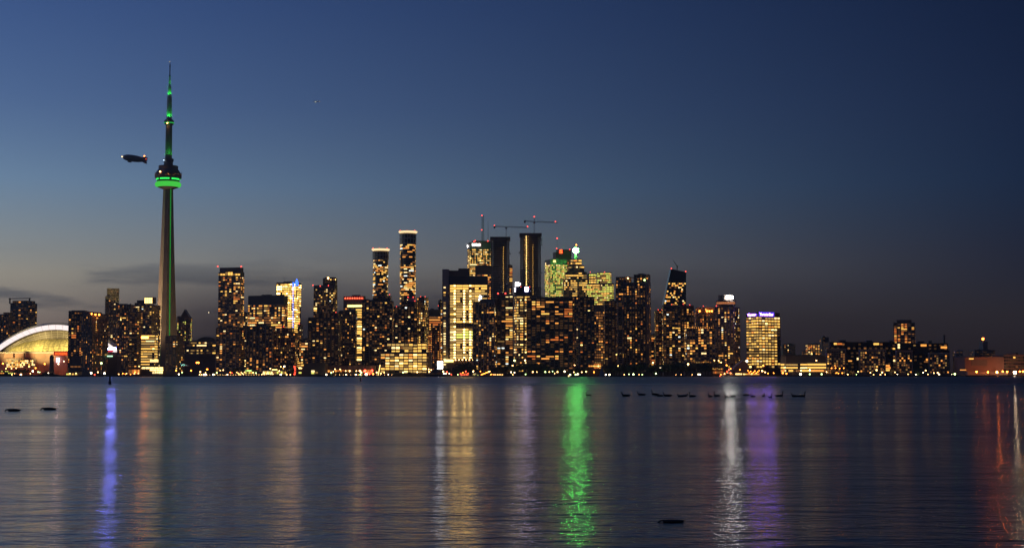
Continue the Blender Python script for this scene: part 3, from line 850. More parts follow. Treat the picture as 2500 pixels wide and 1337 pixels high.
def disc_tower(label, x0, x1, yt, yd, ylat, seed):
    """round glass tower under a broad flat disc"""
    Y = 2650; xm = (x0 + x1) / 2; c = at(xm, (yt + 915) / 2, Y); px = mpp(Y); r = (x1 - x0) / 2 * px
    ro = root('disc_tower', label, 'tower', (c.x, Y, GROUND))
    def z(py): return at(xm, py, Y).z - GROUND
    b = MB(); b.lathe([(r * .94, 0), (r * .94, z(yt + 7))], 28); b.build('wall', M['glass'], ro)
    rng = random.Random(seed); fh = 3.1; nf = int((z(ylat) - 6) / fh); sl = MB(); lit = MB(); fld = Field(rng, 6, 14)
    for j in range(nf):
        zz = 6 + j * fh; sl.lathe([(r * .94, zz), (r * 1.0, zz), (r * 1.0, zz + .35), (r * .94, zz + .35)], 28, cap=False)
        i = 0
        while i < 28:
            n = 1
            if rng.random() < .25 * (.35 + 1.3 * fld(i / 28, j / nf)):
                n = rng.choice((1, 2, 2, 3)); k = pick(rng, PAL['mixed']); rr = r * .955
                for q_ in range(n):
                    a0, a1 = 2 * math.pi * (i + q_) / 28, 2 * math.pi * (i + q_ + .97) / 28
                    lit.quad((rr * math.cos(a0), rr * math.sin(a0), zz + .9), (rr * math.cos(a1), rr * math.sin(a1), zz + .9), (rr * math.cos(a1), rr * math.sin(a1), zz + 2.7), (rr * math.cos(a0), rr * math.sin(a0), zz + 2.7), EK.index(k))
            i += n
    sl.build('floor_slabs', M['slabd'], ro, kind='stuff'); lit.build('lit_windows', EMATS, ro, kind='stuff')
    for k in range(16):
        a = 2 * math.pi * k / 16; f = MB(); p = Vector((r * .99 * math.cos(a), r * .99 * math.sin(a), 0))
        f.tube(p + Vector((0, 0, z(ylat))), p + Vector((0, 0, z(yt + 4))), .4, n=4); f.build('crown_post', M['white'], ro)
    for yy in (ylat, (ylat + yt + 8) / 2, yt + 9):
        f = MB(); f.lathe([(r * .98, z(yy)), (r * 1.03, z(yy)), (r * 1.03, z(yy) + .9), (r * .98, z(yy) + .9)], 28, cap=False); f.build('crown_ring', M['white'], ro)
    f = MB(); f.lathe([(r * .9, z(ylat)), (r * .9, z(yt + 5))], 28, cap=False); f.build('crown_glow', emit('crown_warm' + str(seed), (1.0, .62, .25), .55), ro)
    f = MB(); f.lathe([(r * .8, z(yt + 5)), (r * 1.08, z(yt + 4)), (r * 1.12, z(yt + 2)), (r * 1.12, z(yt + .4)), (r * 1.0, z(yt))], 32); f.build('disc', M['white'], ro)
    f = MB(); f.lathe([(r * 1.0, z(yt + 5.6)), (r * 1.14, z(yt + 2.6)), (r * 1.14, z(yt + 1))], 32, cap=False); f.build('disc_light', emit('disc_warm' + str(seed), (1.0, .70, .36), 1.5), ro)
    for a in (-.9, -.1, .85): av_lamp(ro, xm + a * (x1 - x0) / 2, yt - 1.2, r=.8, inset=-2)
    return ro


disc_tower('shorter round glass tower under a glowing flat disc', 909, 948, 607, 607, 634, 3)
disc_tower('taller round glass tower under a glowing flat disc', 975, 1015.5, 564, 564, 596, 4)
T('condo_tower', 'small dark condominium with a red lamp between the disc topped towers', 955, 980, 750, 2300, 'condo', lit=.22, lamps=[(968, 748)])
t = T('condo_tower', 'dark condominium with a pale roof box under the taller disc topped tower', 979, 1018, 737, 2150, 'condo', lit=.22, pal='mixed')
pbox(t, 'roof_box', 996, 1013, 726, 738, 'white', 4, 12)
for (a, b_) in ((996, 725), (1009, 725), (1013, 735)): av_lamp(t, a, b_, r=.8, inset=3.5)
T('condo_tower', 'dark condominium with two red roof lamps beside the pale roof box', 1017, 1044, 727, 2160, 'condo', lit=.2, pal='mixed', side=.3, lamps=[(1027, 724), (1038, 724)])
t = T('office_tower', 'brown office with orange lit bands beside the golden curtain wall tower', 1043, 1074, 757, 2420, 'office', lit=.8, pal='orange', merge=.7, blank_top=10, row=.35)
T('hotel_block', 'brick hotel block with small punched windows', 1044, 1073, 806, 2330, 'punch', lit=.5, wall='brick', pal='orange', bay=3.4, wf=.36, hf=.4, tops=[(.4, 1, 798)])
T('condo_tower', 'thin dark sliver tower with a red lamp beside the golden tower', 1070, 1081, 735, 2500, 'condo', lit=.3, lamps=[(1070, 746)])

# waterfront office of yellow squares
t = T('office_block', 'waterfront office with a chequer of bright yellow windows', 929, 1042, 861, 2035, 'grid', lit=.9, pal='gold', fh=3.75, bay=6.2, wf=.84, hf=.62, merge=0, row=.2, blank_base=3, tops=[(.13, .98, 836)], pst=1, indiv=70, wall='dark')
pbox(t, 'blank_wing', 1042, 1053, 859, 915, 'darkconc', 2, 20)
pbox(t, 'roof_sign', 983, 1007, 846, 853, 'e', -.8, .3)

# golden curtain wall tower
t = T('office_tower', 'golden glowing curtain wall tower with dark glass crown', 1095, 1190, 676, 2260, 'grid', lit=0, blank_base=8, blank_top=12, wall='bluegl', slab='darkconc', pier=None, fh=3.3, dep=45)
pbox(t, 'roof_house', 1094, 1146, 660, 677, 'dark', 4, 20); pbox(t, 'roof_house', 1119, 1146, 655, 661, 'dark', 6, 16)
pbox(t, 'stair_pier', 1079, 1096, 657, 905, 'light', 1, 30)
rng = random.Random(12)
for j in range(29):
    for i in range(6):
        x0 = 1099 + i * 15.1; y0 = 695.5 + j * 6.25
        if y0 > 880 or (rng.random() < .04): continue
        if 787 < y0 < 800 and i > 0: continue
        if i in (4, 5) and y0 > 716 and rng.random() < .5: continue
        k = 'y' if j in (0, 1) else rng.choice('mmmye' if i % 2 else 'mmeym')
        if 804 < y0 < 830: k = rng.choice('gpgm')
        pbox(t, 'window', x0, x0 + (14.4 if rng.random() < .8 else 9), y0, y0 + 4.5, k, -.42, .12)
        if i in (0, 2, 3) and rng.random() < .8: pbox(t, 'ceiling_light', x0 + (2 if i else 9), x0 + (6 if i else 13), y0 + .8, y0 + 3.0, 'h', -.7, .2)
for j in range(31):
    y0 = 690 + j * 6.25
    if j % 1 == 0 and y0 < 880: pbox(t, 'west_window', 1083, 1088, y0 + 10, y0 + 13, rng.choice('yppe'), .6, .3) if rng.random() < .8 else None
WS = emit('sign_white', (1.0, .96, .92), 9)
b = MB(); c0 = on(t, 1172.5, 727, -1.4); s_ = mpp(2260)
for (x0, z0, x1, z1, w_) in ((-.5, 6, .5, -1, 1.5), (-3, 2.5, 3.6, 3.4, 1.2), (0, -1, -3.6, -6, 1.4), (.3, -1, 4, -3.5, 1.2)):
    b.tube((c0.x + x0 * s_, -1.4, c0.z + z0 * s_), (c0.x + x1 * s_, -1.4, c0.z + z1 * s_), w_ * s_, n=6)
b.build('logo_sign', WS, t, kind='stuff')
pbox(t, 'podium', 1092, 1165, 882, 902, 'pink', -6, 6); pbox(t, 'podium_light', 1084, 1107, 877, 883, 'b', -7, .6)
for i in range(6): av_lamp(t, 1112 + i * 8.5, 878, r=.8, k='lwarm', name='podium_lamp', inset=-6.5)
bb = root('billboard', 'tall blank white glowing billboard in two halves', 'billboard', at(1068, 900, 2110) * 1)
MW[bb.name] = Matrix.Translation(at(1068, 900, 2110)); SW = emit('screen_white', (.95, .95, 1.0), 11)
pbox(bb, 'screen', 1068, 1073.6, 882, 900, SW, -.4, .4); pbox(bb, 'screen', 1074.6, 1081, 882, 900, SW, -.4, .4); pbox(bb, 'backing', 1067.6, 1081.4, 881.6, 916, 'dark', .02, 1)

# --- banking district behind
t = T('office_tower', 'white stone skyscraper with two lattice masts and glowing letters', 1140, 1201, 593, 3050, 'office', side=-.1, ang=12, lit=.85, pal='office', wall='concrete', slab='concrete', so=.3, sh=1.5, merge=.6, row=.5, blank_top=12, fh=4.4, bay=2.6, pier='light', pst=6, pw=.5)
for (c_, px_) in (('B', 0), ('M', 0), ('O', 0)): pass
text(t, 'sign_letters', 'BMO', 1153, 1166, 597.5, 5.2, WS, -1.0)
b = MB(); c0 = on(t, 1170, 597.5, -1.0); b.lathe([(3.1 * mpp(3050), 0), (3.1 * mpp(3050), .6)], 18)
b.v = [(c0.x + x, -1.0 - z, c0.z + y) for x, y, z in b.v]; b.build('roundel', emit('sign_roundel', (1.0, .72, .62), 6), t)
pbox(t, 'roof_house', 1156, 1198, 588, 594, 'dark', 6, 20)
for (xx, y0) in ((1177, 526), (1180.5, 526)):
    b = MB(); p, q_ = on(t, xx, 590, 10), on(t, xx, y0, 10); h = q_.z - p.z; n = 12
    for sx in (-1, 1): b.tube((p.x + sx, 10, p.z), (p.x + sx * .5, 10, p.z + h), .35, n=4)
    for i in range(n):
        s0 = 1 if i % 2 else -1; b.tube((p.x + s0, 10, p.z + h * i / n), (p.x - s0 * .8, 10, p.z + h * (i + 1) / n), .25, n=4)
    b.build('lattice_mast', M['steel'], t)
b = MB(); p, q_ = on(t, 1191.5, 590, 10), on(t, 1191.5, 537, 10); b.tube(p, q_, .6, .15, n=5); b.build('whip_aerial', M['steel'], t)
for (a, b_) in ((1157, 589.5), (1160, 587.5), (1191, 588), (1176, 561), (1176.5, 526)): av_lamp(t, a, b_, r=.9, inset=4)
pbox(t, 'corner_light', 1140.6, 1142.6, 598, 604, WS, 8, .5)
T('office_tower', 'black office tower with orange bands before the white stone skyscraper', 1160, 1199, 649, 2750, 'office', lit=.7, pal='orange', blank_top=16, merge=.6)
T('office_tower', 'black sliver tower behind the narrower unfinished tower', 1240, 1251, 648, 2800, 'office', lit=.5, pal='condo')


def unfinished(label, x0, x1, yt, Y, strings, clad, seed):
    rng = random.Random(seed); xm = (x0 + x1) / 2
    p, q_ = at(x0, 750, Y), at(x1, 750, Y); W = q_.x - p.x
    ro = root('unfinished_tower', label, 'tower', (p.x, Y, GROUND))
    H = at(xm, yt, Y).z - GROUND; d = 28; fh = 3.3; nf = int(H / fh)
    core = MB(); core.box(W * .14, W * .86, 3, d - 3, 0, H - 2); core.build('core', M['darkconc'], ro)
    sl = MB(); jut = MB()
    for j in range(nf + 1):
        z = j * fh; o = rng.uniform(-.5, .5)
        sl.box(o * .5, W + o, rng.uniform(-.3, .3), d, z, z + .42)
        if rng.random() < .3 and z > H * .35:
            e = rng.choice((-1, 1)); xx = W if e > 0 else 0
            jut.box(min(xx, xx + e * 2.4), max(xx, xx + e * 2.4), 4, 9, z + .45, z + rng.uniform(.9, 2.2))
    sl.build('floor_slabs', M['slabd'], ro, kind='stuff'); jut.build('loading_platforms', M['steel'], ro, kind='stuff')
    for i in range(7):
        c = MB(); u = W * (.03 + .94 * i / 6); c.box(u - .5, u + .5, .6, 1.6, 0, H - .5); c.build('column', M['darkconc'], ro)
    hz = at(xm, clad, Y).z - GROUND
    cl = MB(); nfc = int(hz / fh)
    for j in range(nfc):
        for i in range(12):
            if j > nfc - 14 and i > 4 + rng.randint(0, 1) and j > nfc - 10: continue
            cl.box(W * (i + .06) / 12, W * (i + .94) / 12, -.55, -.4, j * fh + .9, j * fh + fh - .5)
    cl.build('cladding_panels', M['bluegl'], ro, kind='stuff')
    rail = MB()
    for j in range(nfc):
        rail.box(0, W, -.9, -.6, j * fh + .2, j * fh + .75)
    rail.build('balcony_rails', M['slab'], ro, kind='stuff')
    scr = MB(); scr.box(-1.2, W + 1.2, -1, d + 1, H - 3.4, H + 1.4); scr.build('formwork_screen', M['dark'], ro)
    for (xx, ya, yb, step, k, r) in strings:
        y = ya; s = MB()
        while y < yb:
            pp = on(ro, xx + rng.uniform(-.4, .4), y, -1.2); s.ball(pp, r, 6, 4); y += step * rng.uniform(.85, 1.15)
        s.build('work_lights', E_[k], ro, kind='stuff')
    return ro


unfinished('narrower unfinished tower under the lower crane', 1198, 1244, 580, 2400, [(1229, 603, 715, 4.2, 'y', .55), (1214, 605, 690, 5.5, 'f', .5), (1221, 605, 690, 5.5, 'f', .5)], 645, 21)
u2 = unfinished('taller unfinished tower under the higher crane', 1270, 1321, 571, 2420, [(1285, 577, 700, 4.0, 'b', .75), (1301, 598, 720, 4.3, 'y', .5), (1290, 577, 690, 8, 'a', .5), (1281, 585, 640, 12, 'a', .6)], 655, 22)


def crane(label, xm, ytop, ybase, Y, xl, xr, yj0, yj1, apex=None):
    p = at(xm, ybase, Y); ro = root('tower_crane', label, 'crane', p); px = mpp(Y)
    H = on(ro, xm, ytop, 0).z; zj = on(ro, xm, (yj0 + yj1) / 2, 0).z
    def lattice(name, a, c, w, n, m_='steel'):
        b = MB(); a, c = Vector(a), Vector(c); d = c - a; up = Vector((0, 0, w)) if abs(d.x) > abs(d.z) else Vector((w, 0, 0))
        for yy in (0, w): b.tube(a + Vector((0, yy, 0)), c + Vector((0, yy, 0)), .22, n=4); b.tube(a + up + Vector((0, yy, 0)), c + up + Vector((0, yy, 0)), .22, n=4)
        for i in range(n):
            u, v = a + d * (i / n), a + d * ((i + 1) / n); b.tube(u + (up if i % 2 else Vector()), v + (Vector() if i % 2 else up), .16, n=4)
        return b.build(name, M[m_], ro)
    lattice('mast', (-.9, 0, -2), (-.9, 0, zj), 1.9, 14, 'light')
    jl, jr = on(ro, xl, yj0, 0), on(ro, xr, yj1, 0)
    lattice('jib', (0, 0, zj), (jr.x, 0, jr.z), 1.5, 26); lattice('counter_jib', (0, 0, zj), (jl.x, 0, jl.z), 1.3, 10)
    b = MB(); b.box(jl.x - .5, jl.x + 2.4, -.6, 2.2, jl.z - 2.6, jl.z + 1.0); b.build('counterweight', M['darkconc'], ro)
    b = MB(); b.box(-1.6, 1.6, -1.4, 1.4, zj - 2.4, zj - .2); b.build('cab', M['white'], ro)
    if apex:
        az = on(ro, xm, apex, 0).z; lattice('apex_frame', (-.5, .5, zj), (-.5, .5, az), 1.2, 4)
        for e_ in (jl, on(ro, xm + (xr - xm) * .55, yj1, 0)):
            b = MB(); b.tube((0, .5, az), (e_.x, .5, e_.z + 1), .09, n=4); b.build('tie_bar', M['steel'], ro)
        av_lamp(ro, xm, apex - 1, r=1.0)
    av_lamp(ro, xl + 1, yj0 - 2, r=.8 if apex else 1.0) if not apex else None
    av_lamp(ro, xr - (5 if apex else 0), yj1 - 3, r=1.0)
    return ro


crane('lower flat topped crane on the narrower unfinished tower', 1236, 553, 581, 2412, 1206, 1288, 553, 556)
crane('higher hammerhead crane on the taller unfinished tower', 1304.5, 528, 571, 2432, 1280, 1361, 540, 544, apex=530)

# --- centre
t = T('office_tower', 'office tower with navy crown and glowing shield logo', 1255, 1297, 700, 2260, 'office', lit=.42, pal='office', blank_top=14, row=1.0, merge=.85, bay=2.6, side=-.16)
pbox(t, 'crown_panel', 1258, 1297, 701, 720, 'navy', -.5, .3)
b = MB(); c0, c1 = on(t, 1282, 712, -1), on(t, 1290, 701, -1); n = 10
pts = [(c0.x, c1.z), (c0.x, c0.z + 1.6)] + [(c0.x + (c1.x - c0.x) * (i / n), c0.z + 1.6 - 1.6 * math.sin(math.pi * i / n)) for i in range(1, n)] + [(c1.x, c0.z + 1.6), (c1.x, c1.z)]
b.v += [(x, -1.0, z) for x, z in pts]; b.f.append(tuple(range(len(pts)))); b.m.append(0)
b.build('shield_logo', emit('sign_lilac', (.72, .60, 1.0), 48), t)
pbox(t, 'corner_sign', 1256, 1259, 702, 712, emit('sign_lilac2', (.85, .8, 1.0), 6), -1.2, .5)
for a in (1271.5, 1293): av_lamp(t, a, 700, r=.8)
bs = root('roof_sign', 'two glowing white vertical sign panels on a roof behind the navy crown', 'sign', at(1264, 705, 2330)); px = None
MW[bs.name] = Matrix.Translation(at(1264, 705, 2330))
for (a, c_) in ((1258, 1262), (1263, 1267.2)): pbox(bs, 'sign_panel', a, c_, 689, 701, WS, 0, .6)
pbox(bs, 'sign_panel', 1268, 1271, 691, 696, WS, 0, .6); pbox(bs, 'sign_frame', 1258, 1272, 701.2, 910, 'dark', .8, 10)
T('condo_tower', 'dark condominium with pale vertical fins on the waterfront', 1155, 1214, 737, 2090, 'condo', lit=.15, pal='mixed', slab=None, pier='light', so=.9, pst=2, pw=.45, bay=3.6, tops=[(.3, 1, 729, 1)], side=.12)
t = T('condo_tower', 'dark condominium with bright yellow corner flats beside the finned one', 1213, 1253, 720, 2100, 'condo', lit=.34, pal='mixed', wall='dark', slab='slabd', tops=[(.05, .9, 716, 1)])
av_lamp(t, 1216, 716, r=1.2); av_lamp(t, 1234, 716, r=1.2)
T('condo_tower', 'wide dark waterfront slab of flats with orange lit rows', 1286, 1399, 727, 2075, 'condo', lit=.27, pal='orange', wall='dark', slab=None, merge=.5, row=.8, bay=4.6, tops=[(.5, .98, 724, 1)])
T('condo_tower', 'narrow grey finned condominium joined between two dark slabs', 1398, 1416, 726, 2078, 'condo', lit=.06, wall='darkconc', slab=None, pier='slab', pst=1, bay=3, so=.8, pw=.3)
T('condo_tower', 'black condominium slab with amber windows east of the grey fins', 1415, 1452, 727, 2080, 'condo', lit=.2, pal='condo', slab=None, merge=.6, row=.6)
# --- bank towers
t = T('office_tower', 'pale slab skyscraper washed green at its top', 1331, 1385, 634, 2950, 'grid', side=-.24, ang=20, lit=.85, pal='green', wall='concrete', slab='light', pier='concrete', fh=4.0, bay=2.9, so=.3, sh=1.4, row=.4, blank_top=9, pst=1, pw=.4)
pbox(t, 'logo_sign', 1351, 1357, 635, 640, emit('sign_yellow', (1.0, .8, .2), 3), -.8, .4)
b = MB(); p = on(t, 1332.5, 643, 14)
pbox(t, 'corner_light', 1331.5, 1333, 641, 647, 'p', 10, .5)
t = T('office_tower', 'dark red brown skyscraper with a glowing red letter logo', 1351, 1396, 616, 3100, 'punch', side=-.14, lit=.5, pal='orange', wall='brown', bay=3, fh=4, wf=.5, tops=[(.18, 1.0, 608, 1)], blank_top=14)
SR = emit('sign_red', (1.0, .10, .02), 5)
pbox(t, 'sign_panel', 1364, 1374.5, 608.5, 620, emit('sign_red_panel', (1.0, .04, .02), .25), -.9, .3)
text(t, 'sign_letter', 'S', 1366, 1373, 614, 9, SR, -1.6)
b = MB(); p, q_ = on(t, 1360, 610, 8), on(t, 1360, 582, 8); b.tube(p, q_, .3, n=5); b.build('aerial', M['steel'], t)
av_lamp(t, 1360.3, 581.5, r=1.1, inset=8); av_lamp(t, 1359, 606.5, r=.9, inset=6); av_lamp(t, 1391, 608.5, r=.9)


def stepped_tower():
    Y = 2850; ro = root('office_tower', 'stepped skyscraper carrying a glaring green beacon on its spire', 'tower', (at(1407, 700, Y).x, Y, GROUND)); xm = 1407
    def z(py): return on(ro, xm, py, 0).z
    def x(px_): return on(ro, px_, 750, 0).x
    rng = random.Random(8); S = dict(STY['office']); S.update(lit=.62, pal='gold', fh=4.0, bay=3.2, merge=.6, row=.9)
    steps = [(1377, 1438, 682, 0, 40), (1381, 1433, 663, 3, 37), (1388, 1427, 647, 6, 34), (1394, 1421, 631, 9, 31)]
    wall = MB(); sl = MB(); faces = []; zl = 0
    for (a, c_, yt, y0, y1) in steps:
        wall.box(x(a), x(c_), y0, y1, zl, z(yt)); lo, hi = zl + (6 if zl == 0 else 1), z(yt) - 1
        faces.append((Vector((x(a), y0, 0)), Vector((1, 0, 0)), Vector((0, -1, 0)), x(c_) - x(a), lo, hi))
        nf = max(1, int((hi - lo) / 4))
        for j in range(nf + 1): zz = lo + (hi - lo) * j / nf; ring(sl, x(a), x(c_), y0, y1, zz - .4, zz + .6, .4)
        zl = z(yt) + .003
    wall.build('wall', M['dark'], ro); sl.build('floor_slabs', M['slabd'], ro, kind='stuff'); facade(ro, faces, S, Y, rng, 40)
    b = MB(); b.lathe([(x(1411) - x(1407), z(631)), ((x(1411) - x(1407)) * .8, z(625)), (2.2, z(623)), (1.6, z(614))], 10, c=(0, 20)); b.build('spire', M['light'], ro)
    b = MB(); b.lathe([(3, z(614)), (5.0, z(613)), (5.4, z(608)), (4.6, z(604)), (2, z(603))], 14, c=(0, 20)); b.build('beacon', emit('beacon_green', (.15, 1.0, .15), 175), ro)
    b = MB(); b.tube((0, 20, z(603)), (0, 20, z(597)), .5, n=5); b.build('beacon_pole', M['steel'], ro)
    av_lamp(ro, 1407, 597.5, r=1.0, k='lamber', inset=20)
    return ro


stepped_tower()
T('office_tower', 'twin peaked office tower glowing greenish yellow', 1434, 1500, 692, 2800, 'grid', side=.07, lit=.9, pal='green', fh=4.0, bay=2.8, merge=.45, row=.4, tops=[(.02, .32, 666), (.4, .92, 664)], lamps=[(1441, 664), (1476, 664)])
T('office_block', 'dim greenish office beside the sailing boat', 1450, 1478, 747, 2240, 'grid', lit=.75, pal='dim', bay=3.6, blank_top=8)
T('condo_tower', 'dark condominium with one bright column of windows', 1477, 1510, 735, 2130, 'condo', lit=.16, pal='condo', slab=None)
pbox(T('condo_tower', 'blank grey service tower before the tall stepped condominiums', 1508, 1521, 738, 2110, 'condo', lit=.02, slab=None, wall='slabd'), 'roof_cap', 1509, 1520, 735, 738, 'dark', 2, 8)
t = T('condo_tower', 'tall stepped twin condominium with open roof frame', 1505, 1592, 690, 2160, 'condo', lit=.26, pal='condo', side=.1, tops=[(.0, .42, 674), (.55, 1.0, 669), (.68, .85, 667, 1)])
pbox(t, 'roof_frame', 1540, 1555, 676, 678, 'slabd', 8, 6); pbox(t, 'roof_frame', 1547, 1548.4, 676, 691, 'slabd', 8, 1)
for (a, c_) in ((1578.5, 1580), (1582.5, 1584)): pbox(t, 'fin', a, c_, 680, 890, 'pink', -1.6, 1)
av_lamp(t, 1533, 679, r=1.0, k='lwarm', name='roof_lamp'); av_lamp(t, 1573.5, 683.5, r=1.2, k='lgreen', name='roof_lamp')
T('condo_tower', 'low infill block lit amber behind the tall stepped condominiums', 1589, 1605, 818, 2400, 'condo', lit=.5)
T('condo_tower', 'brown condominium with roof lamps below the sloping tower', 1601, 1623, 759, 2220, 'punch', lit=.3, wall='brick', lamps=[(1607, 756), (1616, 756)])


def sloping_tower():
    Y = 2550; ro = root('sloping_tower', 'glass tower with one curved sloping side and a crane on its roof', 'tower', at(1640, 900, Y) * 1)
    MW[ro.name] = Matrix.Translation(at(1640, 900, Y))
    prof = [(1619, 912), (1620, 742), (1626, 715), (1631, 690), (1636, 668), (1638.5, 656), (1675, 664), (1675, 912)]
    pts = [on(ro, a, c_, 0) for a, c_ in prof]; d = 30
    b = MB(); k = len(pts); b.v += [(p.x, 0, p.z) for p in pts] + [(p.x, d, p.z) for p in pts]
    b.f += [tuple(range(k)), tuple(reversed(range(k, 2 * k)))] + [(i, k + i, k + (i + 1) % k, (i + 1) % k) for i in range(k)]; b.m += [0] * (k + 2)
    b.build('wall', M['glass'], ro)
    rng = random.Random(31); lit = MB(); sl = MB()
    def left(py):
        for (a0, b0), (a1, b1) in zip(prof, prof[1:]):
            if b1 <= py <= b0: return a1 + (a0 - a1) * (py - b1) / max(.01, b0 - b1)
        return 1620
    y = 690
    while y < 880:
        l = left(y); p, q_ = on(ro, l, y + 4.6, -.2), on(ro, 1675, y + 4.4, -.2); sl.box(p.x, q_.x, -.6, -.01, p.z, p.z + .6)
        x_ = l + 1
        while x_ < 1673:
            if rng.random() < (.75 if y < 697 and x_ > 1640 else .3):
                p, q_ = on(ro, x_, y + 4, -.1), on(ro, x_ + 3.6, y + .6, -.1); kk = pick(rng, PAL['mixed'])
                lit.quad((p.x, -.1, p.z), (q_.x, -.1, p.z), (q_.x, -.1, q_.z), (p.x, -.1, q_.z), EK.index(kk))
            x_ += 4.3
        y += 4.7
    lit.build('lit_windows', EMATS, ro, kind='stuff'); sl.build('floor_slabs', M['slabd'], ro, kind='stuff')
    av_lamp(ro, 1639, 655, r=.9); av_lamp(ro, 1674, 662.5, r=.9)
    cr = root('luffing_crane', 'small luffing crane with raised jib on the sloping tower', 'crane', at(1653, 661, Y + 12)); MW[cr.name] = Matrix.Translation(at(1653, 661, Y + 12))
    b = MB(); p, q_ = on(cr, 1653, 662, 0), on(cr, 1653, 649, 0); b.tube(p, q_, .9, n=4); b.build('mast', M['steel'], cr)
    p, q_ = on(cr, 1654, 652, 0), on(cr, 1643, 635, 0); b = MB(); b.tube(p, q_, .5, .3, n=4); b.tube(p + Vector((1, 0, .8)), q_, .25, n=4); b.build('jib', M['steel'], cr)
    p, q_ = on(cr, 1652, 652, 0), on(cr, 1655, 648, 0); b = MB(); b.box(p.x, q_.x, -1, 1, p.z, q_.z); b.build('cab', M['steel'], cr)


sloping_tower()
T('condo_tower', 'broad dark condominium in front of the sloping tower', 1620, 1662, 747, 2170, 'condo', lit=.26, pal='condo', slab=None, tops=[(.05, .95, 743, 1)], lamps=[(1640, 743)])
T('condo_tower', 'dark condominium with red lamps east of the sloping tower', 1658, 1695, 752, 2220, 'condo', lit=.22, pal='condo', tops=[(.1, 1, 745)], lamps=[(1668, 742), (1684, 744)])
t = T('hotel_block', 'mid rise hotel with bright amber lamps along its roof', 1700, 1749, 760, 2320, 'punch', lit=.3, pal='orange', wall='darkconc', tops=[(.05, .95, 750)], lamps=[(1717, 747)])
for a in (1708, 1726, 1732, 1738): av_lamp(t, a, 759, r=1.3, k='lamber', name='roof_lamp', inset=-.6)
t = T('hotel_block', 'pale frame waterfront building with rows of lit windows', 1677, 1746, 802, 2110, 'grid', lit=.33, pal='mixed', wall='darkconc', slab='slab', pier='slab', fh=3.6, bay=4.2, row=.8, blank_base=18, sh=.5, pw=.25)
for i in range(12): av_lamp(t, 1679 + i * 5.3, 799.5, r=.7, k='a', name='roof_lamp', inset=-.5)
t = T('hotel_tower', 'hotel tower with round rooftop restaurant and glaring white sign', 1747, 1816, 750, 2160, 'punch', side=.36, ang=24, lit=.25, wall='darkconc', pal='condo', bay=3.3, fh=2.9, slab='slabd', so=.25, sh=.5)
dc = on(t, 1772, 745, 14); px = mpp(2170)
def drum(name, r, y0, y1, m_, n=30):
    b = MB(); b.lathe([(r * px, on(t, 1772, y1, 14).z), (r * px, on(t, 1772, y0, 14).z)], n, c=(dc.x, 14)); return b.build(name, m_, t)
drum('restaurant_base', 21, 741.5, 750.5, M['dark']); drum('restaurant_floor', 24, 743, 745, M['dark']); drum('restaurant_glow', 23, 737.6, 743, emit('restaurant_glow', (1.0, .34, .12), .5)); drum('restaurant_roof', 24.4, 733, 737.5, M['dark'])
for k in range(26):
    a = 2 * math.pi * k / 26; b = MB(); r = 23.4 * px; c_ = Vector((dc.x + r * math.cos(a), 14 + r * math.sin(a), 0)); b.tube(c_ + Vector((0, 0, on(t, 1772, 743, 14).z)), c_ + Vector((0, 0, on(t, 1772, 737.5, 14).z)), .25, n=4); b.build('restaurant_mullion', M['dark'], t)
drum('sign_drum', 19, 720.5, 732.9, M['dark'])
b = MB(); k_ = 14 - 20.3 * px; p, q_ = on(t, 1771, 729, k_), on(t, 1790.5, 722, k_); hh_ = (q_.z - p.z) / 2; n = 8; pts = []
for (cx_, s0) in ((p.x + hh_, 90), (q_.x - hh_, -90)): pts += [(cx_ + hh_ * math.cos(R(s0 + 180 * i / n)), p.z + hh_ + hh_ * math.sin(R(s0 + 180 * i / n))) for i in range(n + 1)]
b.v += [(x, k_, z) for x, z in pts] + [(x, k_ + .8, z) for x, z in pts]; k2 = len(pts)
b.f += [tuple(reversed(range(k2))), tuple(range(k2, 2 * k2))] + [(i, k2 + i, k2 + (i + 1) % k2, (i + 1) % k2) for i in range(k2)]; b.m += [0] * (k2 + 2)
b.build('sign_box', emit('sign_glare', (1.0, .95, .86), 62), t)
text(t, 'sign_letters', 'WESTIN', 1773, 1788.5, 725.6, 4.6, emit('sign_letter_glare', (1.0, .96, .9), 85), 14 - 20.6 * px)
av_lamp(t, 1749, 746.5, r=.9, inset=2)
t = T('office_tower', 'square office tower with dense yellow windows under violet glowing letters', 1829, 1911, 764, 2130, 'grid', side=-.29, ang=30, lit=.82, pal='gold', fh=4.0, bay=6.0, wf=.84, hf=.55, merge=.15, row=.4, blank_top=5, blank_base=10, wall='brown', slab='brown', pier='brown', pst=1, pw=.45, indiv=120)
VI = emit('sign_violet', (.15, .06, 1.0), 52)
text(t, 'sign_letters', 'Toronto Star', 1855, 1887.5, 767.4, 6.2, VI, -.9)
pbox(t, 'sign_panel', 1853, 1890, 762.0, 772, emit('sign_violet_halo', (.12, .06, 1.0), 1.2), -.6, .25)  # added sheet that paints a violet halo behind the letters
cu = text(t, 'sign_letters', 'Torstar', 1855, 1872, 767.4, 5.0, VI, -.9)
sx_ = cu.scale.x; wl = 15 * mpp(2140) / math.sin(R(30)) * .98
cu.rotation_euler = (R(90), 0, R(-90)); cu.location = (-.9, wl * .55 + 5, cu.location.z - .2); cu.scale = (sx_ * 1.45, cu.scale.y, 4)
b = MB(); p, q_ = on(t, 1865, 764, 12), on(t, 1865, 745, 12); b.tube(p, q_, .25, n=4); b.build('aerial', M['steel'], t)

